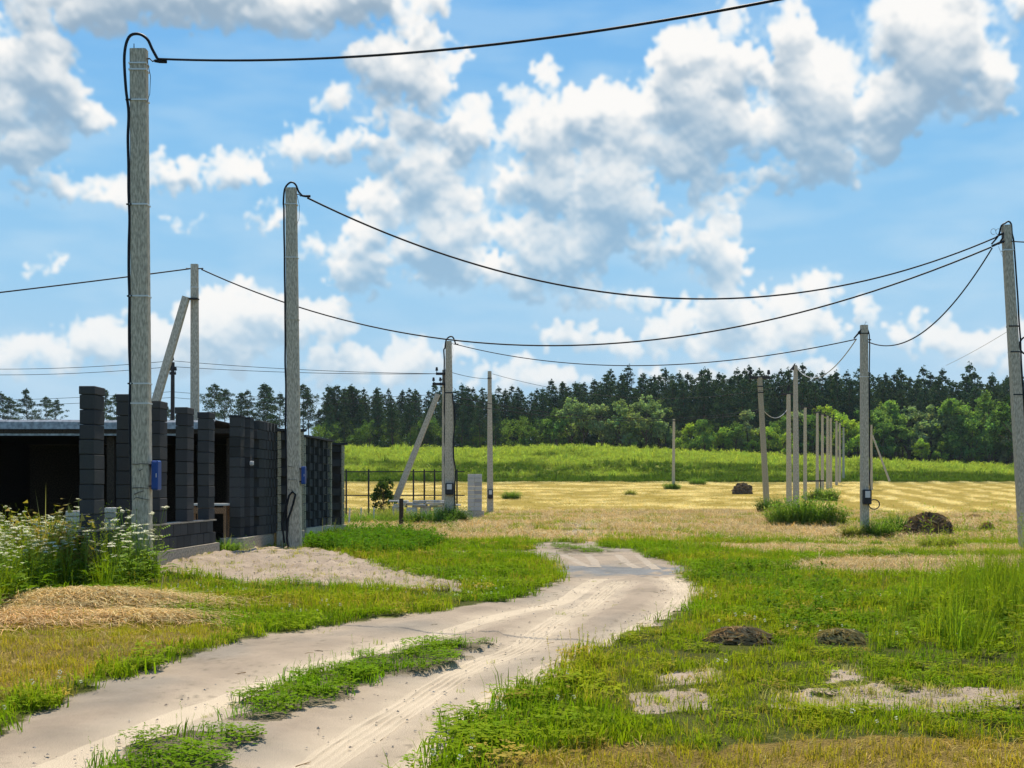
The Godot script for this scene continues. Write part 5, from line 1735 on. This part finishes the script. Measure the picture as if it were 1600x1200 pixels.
func build_things() -> void:
	rng.seed = 90
	var brown := Color(0.17, 0.125, 0.075)
	heap(gy((1450.0 - HX) * 41.5 / FP, 41.5), Vector3(0.74, 0.66, 0.6), brown, "large brown rotted hay heap beside the meter box pole", "hay_heap", 900)
	heap(gy((1155.0 - HX) * 10.4 / FP, 10.4), Vector3(0.24, 0.12, 0.16), Color(0.30, 0.22, 0.12), "small dark clump of dug-up dry turf in the grass by the track", "turf_clump", 900, 0.6)
	heap(gy((1312.0 - HX) * 10.5 / FP, 10.5), Vector3(0.2, 0.11, 0.14), Color(0.26, 0.22, 0.10), "flatter grassy turf clump in the lawn near the tall grass", "turf_clump", 700, 0.3)
	heap(gy((1160.0 - HX) * 108.0 / FP, 108.0), Vector3(0.85, 0.85, 0.7), Color(0.19, 0.14, 0.09), "brown slumped hay bale lying in the golden stubble", "hay_bale", 300, 0.3)
	heap(gy((1543.0 - HX) * 45.0 / FP, 45.0), Vector3(0.24, 0.26, 0.2), Color(0.25, 0.17, 0.08), "small rust-brown grass heap on the mown ground", "grass_heap", 220)
	heap(gy((1523.0 - HX) * 60.0 / FP, 60.0), Vector3(0.4, 0.14, 0.3), Color(0.24, 0.17, 0.08), "low brown grass heap at the edge of the stubble", "grass_heap", 160)
	# the pulled straw beside the flowering weeds
	heap(gy((150.0 - HX) * 13.6 / FP, 13.6), Vector3(1.35, 0.11, 1.0), Color(0.44, 0.34, 0.17), "matted heap of pulled dry straw below the white-flowered weeds", "straw_heap", 7000, 0.25)
	heap(gy((40.0 - HX) * 12.0 / FP, 12.0), Vector3(1.1, 0.06, 0.9), Color(0.46, 0.32, 0.16), "low reddish mat of dry straw on the golden verge", "straw_heap", 1500, 0.25)
	heap(gy((225.0 - HX) * 12.3 / FP, 12.3), Vector3(0.8, 0.06, 0.5), Color(0.46, 0.35, 0.17), "thin pale mat of straw at the verge below the weeds", "straw_heap", 1500, 0.25)
	# clumps of weeds
	var gr := Color(0.20, 0.30, 0.045); var dk := Color(0.11, 0.19, 0.035); var ol := Color(0.32, 0.32, 0.08)
	for q in [[1205, 797, 68, 0.75, 1.1, dk, "dark green weed clump at the foot of the leaning crossarm pole"], [1262, 826, 50, 1.45, 1.45, gr, "largest bushy green weed clump in front of the row of poles"], [1228, 818, 54, 0.8, 1.0, ol, "dry olive weed clump left standing by the row of poles"], [1285, 780, 92, 1.1, 1.3, gr, "green weeds around the far feet of the row of poles"],
		[1332, 845, 39.5, 0.28, 0.6, ol, "olive grass tuft hugging the foot of the meter box pole"], [1375, 846, 39.6, 0.42, 0.75, gr, "seeding grass tuft between the meter box pole and the hay heap"], [1400, 832, 43, 0.6, 0.8, dk, "leafy dark green clump beside the hay heap"], [1468, 862, 31, 0.45, 0.55, ol, "spiky olive grass tuft in front of the hay heap"],
		[799, 786, 95, 0.7, 0.85, gr, "lone green tuft in the stubble near the slim pole"], [1050, 765, 124, 0.8, 0.9, gr, "weed tuft around the lone pole in the stubble"], [985, 772, 105, 0.4, 0.7, ol, "small dry tuft standing in the stubble"], [1090, 757, 138, 0.9, 1.0, gr, "grey-green tuft at the far edge of the stubble"],
		[668, 812, 49, 1.0, 0.75, dk, "dark weeds growing over the stone stack"], [697, 815, 51.2, 0.35, 0.9, dk, "dark weeds around the foot of the twin-cable pole"], [714, 814, 51.5, 0.35, 0.8, dk, "dark upright weeds right of the twin-cable pole"], [612, 800, 52, 0.8, 0.8, ol, "brownish weeds around the strut foot"], [570, 800, 50, 1.4, 0.6, gr, "green weeds at the iron railing before the meadow"], [500, 838, 33, 1.0, 0.55, dk, "dark nettles under the lattice fence"], [350, 866, 24.2, 0.28, 0.35, gr, "green weeds growing in the fence gateway"]]:
		var x: float = (q[0] - HX) * q[2] / FP
		clump_plant(gy(x, q[2]), q[3], q[4], q[5], q[6])
	# brown dock standing in the flowering weeds
	clump_plant(gy((70.0 - HX) * 16.5 / FP, 16.5), 0.28, 1.18, Color(0.30, 0.24, 0.07), "rusty seeding dock rising above the white flowers", "dock_plant", "", 0.8, 3)
	# iron railing
	var rd := 58.0
	var x0 := (534.0 - HX) * rd / FP; var x1 := (726.0 - HX) * rd / FP
	var r := thing("iron_railing", gy(x0, rd), "thin dark iron railing between the lattice fence and the brick gatepost", "railing")
	for y in [EYE + (HY - 737.0) * rd / FP, EYE + (HY - 774.0) * rd / FP]:
		var g := geo()
		g.box(Vector3((x1 - x0) * 0.5, y - r.position.y, 0), Vector3(x1 - x0, 0.05, 0.04))
		part("rail", g.mesh(M.dark_steel), r)
	for px in [541, 576, 646, 663, 679, 714]:
		var g := geo()
		g.box(Vector3((px - HX) * rd / FP - x0, 0.9, 0.0), Vector3(0.07, 2.6, 0.07))
		part("post", g.mesh(M.dark_steel), r)
	# brick gatepost on its low plinth
	var gd := 60.0
	var gp := thing("brick_gatepost", gy((742.0 - HX) * gd / FP, gd), "pale grey brick gatepost on a low concrete plinth", "gatepost")
	var pg := geo()
	pg.box(Vector3(-0.45, 0.05, 0.0), Vector3(1.75, 0.56, 0.7))
	part("plinth", pg.mesh(M.concrete), gp)
	for c in 9:
		for k in 2:
			block(gp, Vector3(-0.165 + 0.33 * k, 0.43 + 0.19 * c, 0.16), Vector3(0.322, 0.18, 0.31), "pale_block")
			block(gp, Vector3(-0.165 + 0.33 * k, 0.43 + 0.19 * c, -0.16), Vector3(0.322, 0.18, 0.31), "pale_block")
	# stacked stone slabs
	var sd := 54.0
	var ss := thing("slab_stack", gy((665.0 - HX) * sd / FP, sd), "low stack of pale flagstones among dark weeds", "stones")
	for k in 16:
		var g := geo()
		g.bevel_box(Vector3(rng.randf_range(0.5, 0.8), 0.07, rng.randf_range(0.35, 0.5)), 0.015, Color.WHITE * rng.randf_range(0.75, 1.1))
		var b := part("slab", g.mesh(M.pale_block), ss, Vector3(rng.randf_range(-0.2, 0.2) + (k % 4 - 1.5) * 0.62, 0.62 + 0.08 * (k / 4), rng.randf_range(-0.08, 0.08)))
		b.rotation = Vector3(0, rng.randf_range(-0.3, 0.3), rng.randf_range(-0.04, 0.04))
	for k in 5:
		var g := geo()
		g.bevel_box(Vector3(0.45, 0.62, 0.4), 0.03)
		part("support_stone", g.mesh([M.concrete, M.pale_block][k % 2]), ss, Vector3((k - 2) * 0.58, 0.28, 0.0))
	# dark stake, white markers, sapling
	var wp := thing("wooden_stake", gy((627.0 - HX) * 45.0 / FP, 45.0), "short dark timber stake standing in the green grass", "stake")
	var wg := geo()
	wg.post(Vector3(0, -0.2, 0), Vector3(0.0, 0.98, 0), Vector2(0.15, 0.13), Vector2(0.14, 0.12), 0.015)
	part("stake", wg.mesh(M.dark_timber), wp)
	for q in [[545, 785, 47], [563, 784, 50], [583, 787, 50], [480, 828, 33]]:
		var g := geo()
		g.post(Vector3(0, -0.1, 0), Vector3(0.04, 0.62 if q[0] > 500 else 0.4, 0), Vector2(0.06, 0.05), Vector2(0.05, 0.04))
		solid("marker_stake", g.mesh(M.pale_block), gy((q[0] - HX) * q[2] / FP, q[2]), "small white marker stake in the weeds by the railing", "stake", "white marker stakes")
	var sap := broadleaf(2.6, 0.85, Color(0.06, 0.10, 0.025), "young dark-leaved sapling at the iron railing", "", "sapling", 0.2)
	stand(sap, true, (600.0 - HX) * 56.0 / FP, 56.0, 0.72)
	# the dead stem that leans out of the weeds
	var dg := geo()
	dg.tube([Vector3(0, 0, 0), Vector3(0.10, 0.12, 0), Vector3(0.13, 0.3, 0.02)], 0.008, 0.004, 5, Color(0.55, 0.5, 0.3))
	solid("dry_stem", dg.mesh(M.straw), gy((237.0 - HX) * 13.7 / FP, 13.7), "pale bent dry stem at the edge of the flowering weeds", "stem")

# ------------------------------------------------------------------ main
func _ready() -> void:
	var cam := Camera3D.new()
	cam.name = "camera"
	cam.projection = Camera3D.PROJECTION_FRUSTUM
	cam.near = 0.1
	cam.far = 6000.0
	cam.size = 0.1 * 1200.0 / FP
	cam.frustum_offset = Vector2(0.0, 0.1 * (HY - 600.0) / FP)
	add_child(cam)
	cam.position = Vector3(0, EYE, 0)
	cam.current = true
	var env := Environment.new()
	env.background_mode = Environment.BG_SKY
	env.sky = build_sky()
	env.tonemap_mode = Environment.TONE_MAPPER_LINEAR
	env.tonemap_exposure = EXPOSURE
	env.sdfgi_enabled = true
	env.ssao_enabled = true
	env.ssil_enabled = true
	env.fog_enabled = true
	env.fog_density = 0.0001
	env.fog_light_color = Color(0.80, 0.88, 0.95)
	var we := WorldEnvironment.new()
	we.name = "world_environment"
	we.environment = env
	add_child(we)
	var sun := DirectionalLight3D.new()
	sun.name = "sun"
	sun.light_energy = 1.55
	sun.light_color = Color(1.0, 0.955, 0.88)
	sun.light_angular_distance = 0.5
	sun.shadow_enabled = true
	add_child(sun)
	var el := deg_to_rad(61.0)
	var az := deg_to_rad(3.0)
	var to_sun := Vector3(sin(az) * cos(el), sin(el), -cos(az) * cos(el))
	sun.basis = Basis.looking_at(-to_sun, Vector3.UP)

	build_materials()
	build_zones()
	plan_ruts()
	build_ground()
	build_tracks()
	build_poles()
	build_fence()
	build_things()
	build_grass()
	build_hill()
	build_trees()
